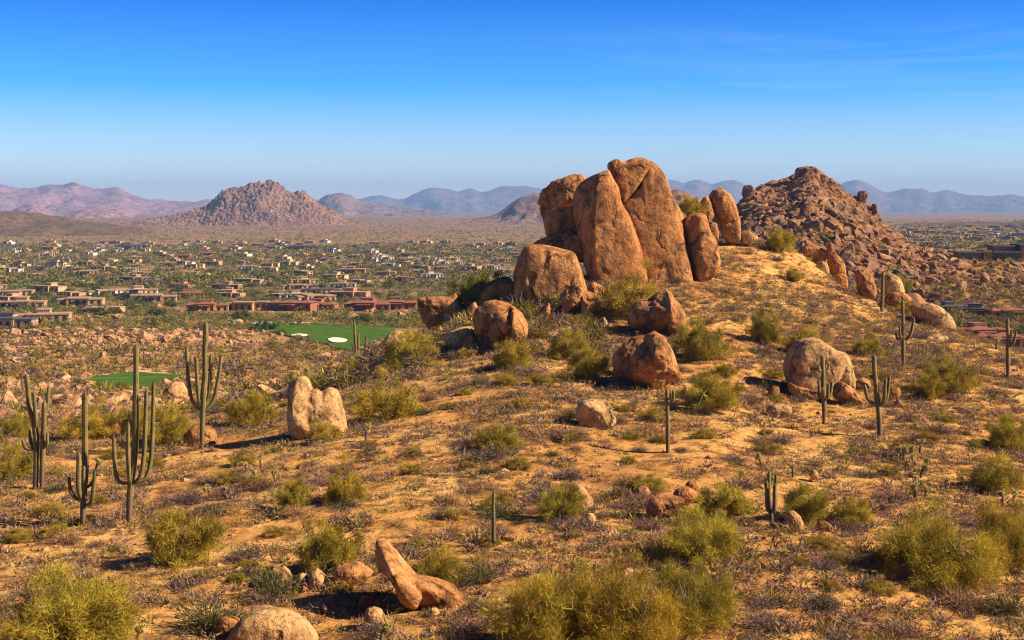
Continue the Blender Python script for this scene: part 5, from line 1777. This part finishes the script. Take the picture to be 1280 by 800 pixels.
for i, (a, b) in enumerate(spots[7:]):
    tn = random.choices(TINTS, [4, 4, 2.2, 2.4, 1.6, 1.4])[0]
    pk = random.random()
    pr, rn = (random.choice(HP), 'flat-roofed') if pk < 0.82 else (random.choice(HT), 'tile-roofed') if pk < 0.90 else (random.choice(HS), 'slate-roofed')
    D = hit(a, b, 150)
    if D > 6000 or (a > 1100 and D < 900):
        continue
    house(pr, a, b, tuple(np.array(tn[1]) * random.uniform(1.05, 1.45)), random.uniform(-0.5, 0.5), random.uniform(0.75, 1.1), desc=tn[0] + ' ' + rn + ' house', parts=b > 352)

# long glass house on the right ridge
gh = ground(1246, 327, 200)
s_ = gh[1] / F
root = link('glass_house', None, loc=gh)
tag(root, 'long low modern house with dark flat roofs and glass walls on the ridge', 'house', 'houses of the desert town')


def pxbox(x0, x1, r0, r1, d0, d1):
    return boxv((x0 - 1246) * s_, (x1 - 1246) * s_, d0, d1, (327 - r1) * s_, (327 - r0) * s_)


link('wall', mk('wall', *join([pxbox(1200, 1228, 316, 332, 1, 7), pxbox(1230, 1240, 313, 332, 0.4, 8), pxbox(1241, 1276, 316, 332, 1.2, 7), pxbox(1245, 1272, 309, 318.2, 3, 9), pxbox(1277, 1300, 307, 332, 1, 9)]), [M['stucco']], False), root, color=(0.30, 0.17, 0.10))
link('roof', mk('roof', *join([pxbox(1195, 1240.5, 314.5, 316.3, -0.8, 8), pxbox(1240.8, 1277.5, 314, 316, -1.0, 8), pxbox(1243, 1274, 307, 309, 2, 10), pxbox(1274.5, 1304, 305.5, 307.2, 0, 10)]), [M['shade']], False), root)
for x0, x1 in [(1203, 1212), (1214, 1227), (1244, 1252), (1253.5, 1262), (1263.5, 1274)]:
    link('window', mk('window', *pxbox(x0, x1, 317, 324.5, 0.9, 1.1), [M['glass']], False), root)
for x0 in (1232, 1248, 1264):
    link('post', mk('post', *pxbox(x0, x0 + 1, 316.4, 330, -0.7, -0.4), [M['timber']], False), root)

# ------------------------------------------------------------------ trees of the valley and far scrub
spots = []
while len(spots) < 300:
    if random.random() < 0.8:
        a, b = random.uniform(-5, 690), random.uniform(306, 398)
        if a > 500 and b > 345:
            continue
    else:
        a, b = random.uniform(1130, 1280), random.choice([random.uniform(282, 312), random.uniform(384, 425)])
    if any(abs(a - c) < 8 and abs(b - d) < 3 for c, d in spots) or (318 < a < 490 and b > 396) or (225 < a < 520 and b > 385):
        continue
    spots.append((a, b))
spots += [(332, 412), (352, 419), (304, 401), (420, 404), (455, 405), (480, 405), (392, 436), (372, 428), (150, 492), (122, 490), (240, 478), (98, 484)]
for a, b in spots:
    D = hit(a, b, 170)
    xx = float(ray(a, b)[0]) * D
    g = (xx, D, float(HN(xx, D)))
    s = random.uniform(3.0, 5.4) * (0.5 if D < 470 and a < 600 else 1)
    if a > 1100 and b > 380:
        s *= 0.6
    pr = random.choice(TREE_MES)
    gr = random.random()
    colr, dn = ((0.75, 0.95, 0.9), 'dark green') if gr < 0.5 else ((1.3, 1.2, 0.8), 'olive') if gr < 0.8 else ((0.95, 1.25, 1.2), 'fresh green')
    root = link('tree', None, loc=g)
    for nm, me in (('crown', pr[0]), ('trunk', pr[1])):
        link(nm, me, root, rot=(0, 0, random.uniform(0, 6)), scale=(s * 1.1, s * 1.1, s), color=colr)
    auto(root, dn + ' town tree', 'tree', 'trees of the desert town')


def scrub(name, n, dlo, dhi, per, size, palette, umin, umax, thr, seed, bw=1.0, ln=1.0, up=0.0):
    u = rng.uniform(umin, umax, n)
    D = np.exp(rng.uniform(math.log(dlo), math.log(dhi), n))
    x = (u - CX) / F * D
    z = HN(x, D)
    px, py = project(np.stack([x, D, z], -1))
    ok = visible(x, D, z) & (rng.random(n) < np.clip(0.5 + thr + fbm2(x, D, 90.0, 3, seed), 0.05, 1))
    for gp in GOLF + [[(222, 386), (400, 386), (400, 393), (222, 393)], [(438, 386), (516, 386), (516, 393), (438, 393)]]:
        ok &= ~inside(px, py, gp)
    x, D, z = x[ok], D[ok], z[ok]
    n = len(x)
    s = size * np.exp(rng.normal(0, 0.35, n))
    col = np.array(palette)[rng.integers(len(palette), size=n)] * rng.uniform(0.7, 1.25, (n, 1))
    N = n * per
    i = np.repeat(np.arange(n), per)
    d = rng.normal(size=(N, 3))
    d[:, 2] = np.abs(d[:, 2]) * 0.8 + 0.1
    d /= np.linalg.norm(d, axis=1)[:, None]
    c = np.stack([x, D, z - 0.05 + up], -1)
    st = c[i] + d * (s[i] * rng.uniform(0.1, 0.75, N))[:, None]
    V, Fc = twigs(st, d * 0.5 + rng.normal(size=(N, 3)) * 0.8, s[i] * ln * rng.uniform(0.3, 0.6, N), s[i] * bw * rng.uniform(0.10, 0.24, N), rng.normal(size=(N, 3)))
    me = mk(name, V, Fc, [M['hue']], False, attr={'hue': ('FACE', col[i] * rng.uniform(0.7, 1.3, (N, 1)))})
    return tag(link(name, me), kind='stuff')


GREENS = [(0.17, 0.15, 0.042), (0.25, 0.205, 0.05), (0.36, 0.27, 0.07), (0.22, 0.165, 0.08), (0.10, 0.11, 0.036)]
NEARG = GREENS[1:4] + [(0.24, 0.155, 0.115), (0.26, 0.19, 0.04), (0.20, 0.15, 0.035), (0.19, 0.13, 0.10), (0.22, 0.14, 0.11)]
scrub('scrub', 2600, 108, 230, 220, 0.95, NEARG, -150, 760, 0.0, 61, 0.32)
scrub('scrub', 8000, 210, 540, 80, 1.2, NEARG, -150, 760, 0.05, 66, 0.7, 0.75)
TOWNG = [GREENS[0], GREENS[1], GREENS[4], (0.13, 0.15, 0.045), (0.19, 0.18, 0.06), GREENS[2], GREENS[3]]
scrub('scrub', 6500, 480, 900, 150, 2.4, TOWNG, -200, 760, 0.22, 67, 0.5, 0.36)
scrub('scrub', 15000, 880, 2000, 44, 2.8, TOWNG, -200, 760, 0.22, 62, 1.6, 0.6)
scrub('scrub', 24000, 1500, 6500, 12, 2.9, GREENS, -250, 760, 0.2, 63, 1.9, 0.7)
scrub('scrub', 7500, 240, 560, 80, 1.1, NEARG, 860, 1500, 0.05, 64, 0.55, 1.0, 0.5)
scrub('scrub', 5000, 900, 5000, 16, 3.0, GREENS, 1080, 1500, 0.5, 65, 1.9, 0.7)

# ------------------------------------------------------------------ haze
zb, zt = -75.0, 440.0
V, Fc = boxv(-17000, 17000, -60, 23500, zb, zt)
hm = bpy.data.materials.new('haze_air')
hm.use_nodes = True
hm.node_tree.nodes.clear()
pv = nd(hm.node_tree, 'ShaderNodeVolumePrincipled', {'Color': (0.27, 0.53, 1.0, 1), 'Density': 6.2e-5, 'Anisotropy': 0.0})
nd(hm.node_tree, 'ShaderNodeOutputMaterial', {'Volume': pv.outputs[0]})
tag(link('haze', mk('haze', V, Fc, [hm], False)), kind='stuff')

# ------------------------------------------------------------------ labels of the repeats
ORD = ['nearest', 'second nearest', 'third nearest', 'fourth nearest', 'fifth nearest', 'sixth nearest', 'seventh nearest', 'eighth nearest', 'ninth nearest', 'tenth nearest', 'eleventh nearest', 'twelfth nearest', 'thirteenth nearest', 'fourteenth nearest', 'fifteenth nearest', 'sixteenth nearest', 'seventeenth nearest', 'eighteenth nearest', 'nineteenth nearest', 'twentieth nearest']
groups = {}
for o, desc, a, b in AUTO:
    lm = min(LAND, key=lambda t: math.hypot(t[1] - a, (t[2] - b) * 1.8))
    dx, dy = a - lm[1], (b - lm[2]) * 1.8
    rel = ('right of' if dx > 0 else 'left of') if abs(dx) > abs(dy) else ('in front of' if dy > 0 else 'beyond')
    groups.setdefault((desc, rel, lm[0]), []).append((math.hypot(dx, dy), o))
for (desc, rel, lm), v in groups.items():
    v.sort(key=lambda t: t[0])
    for k, (_, o) in enumerate(v):
        o['label'] = f'{desc} {rel} {lm}' if len(v) == 1 else f'{ORD[min(k, 19)]} {desc} {rel} {lm}'
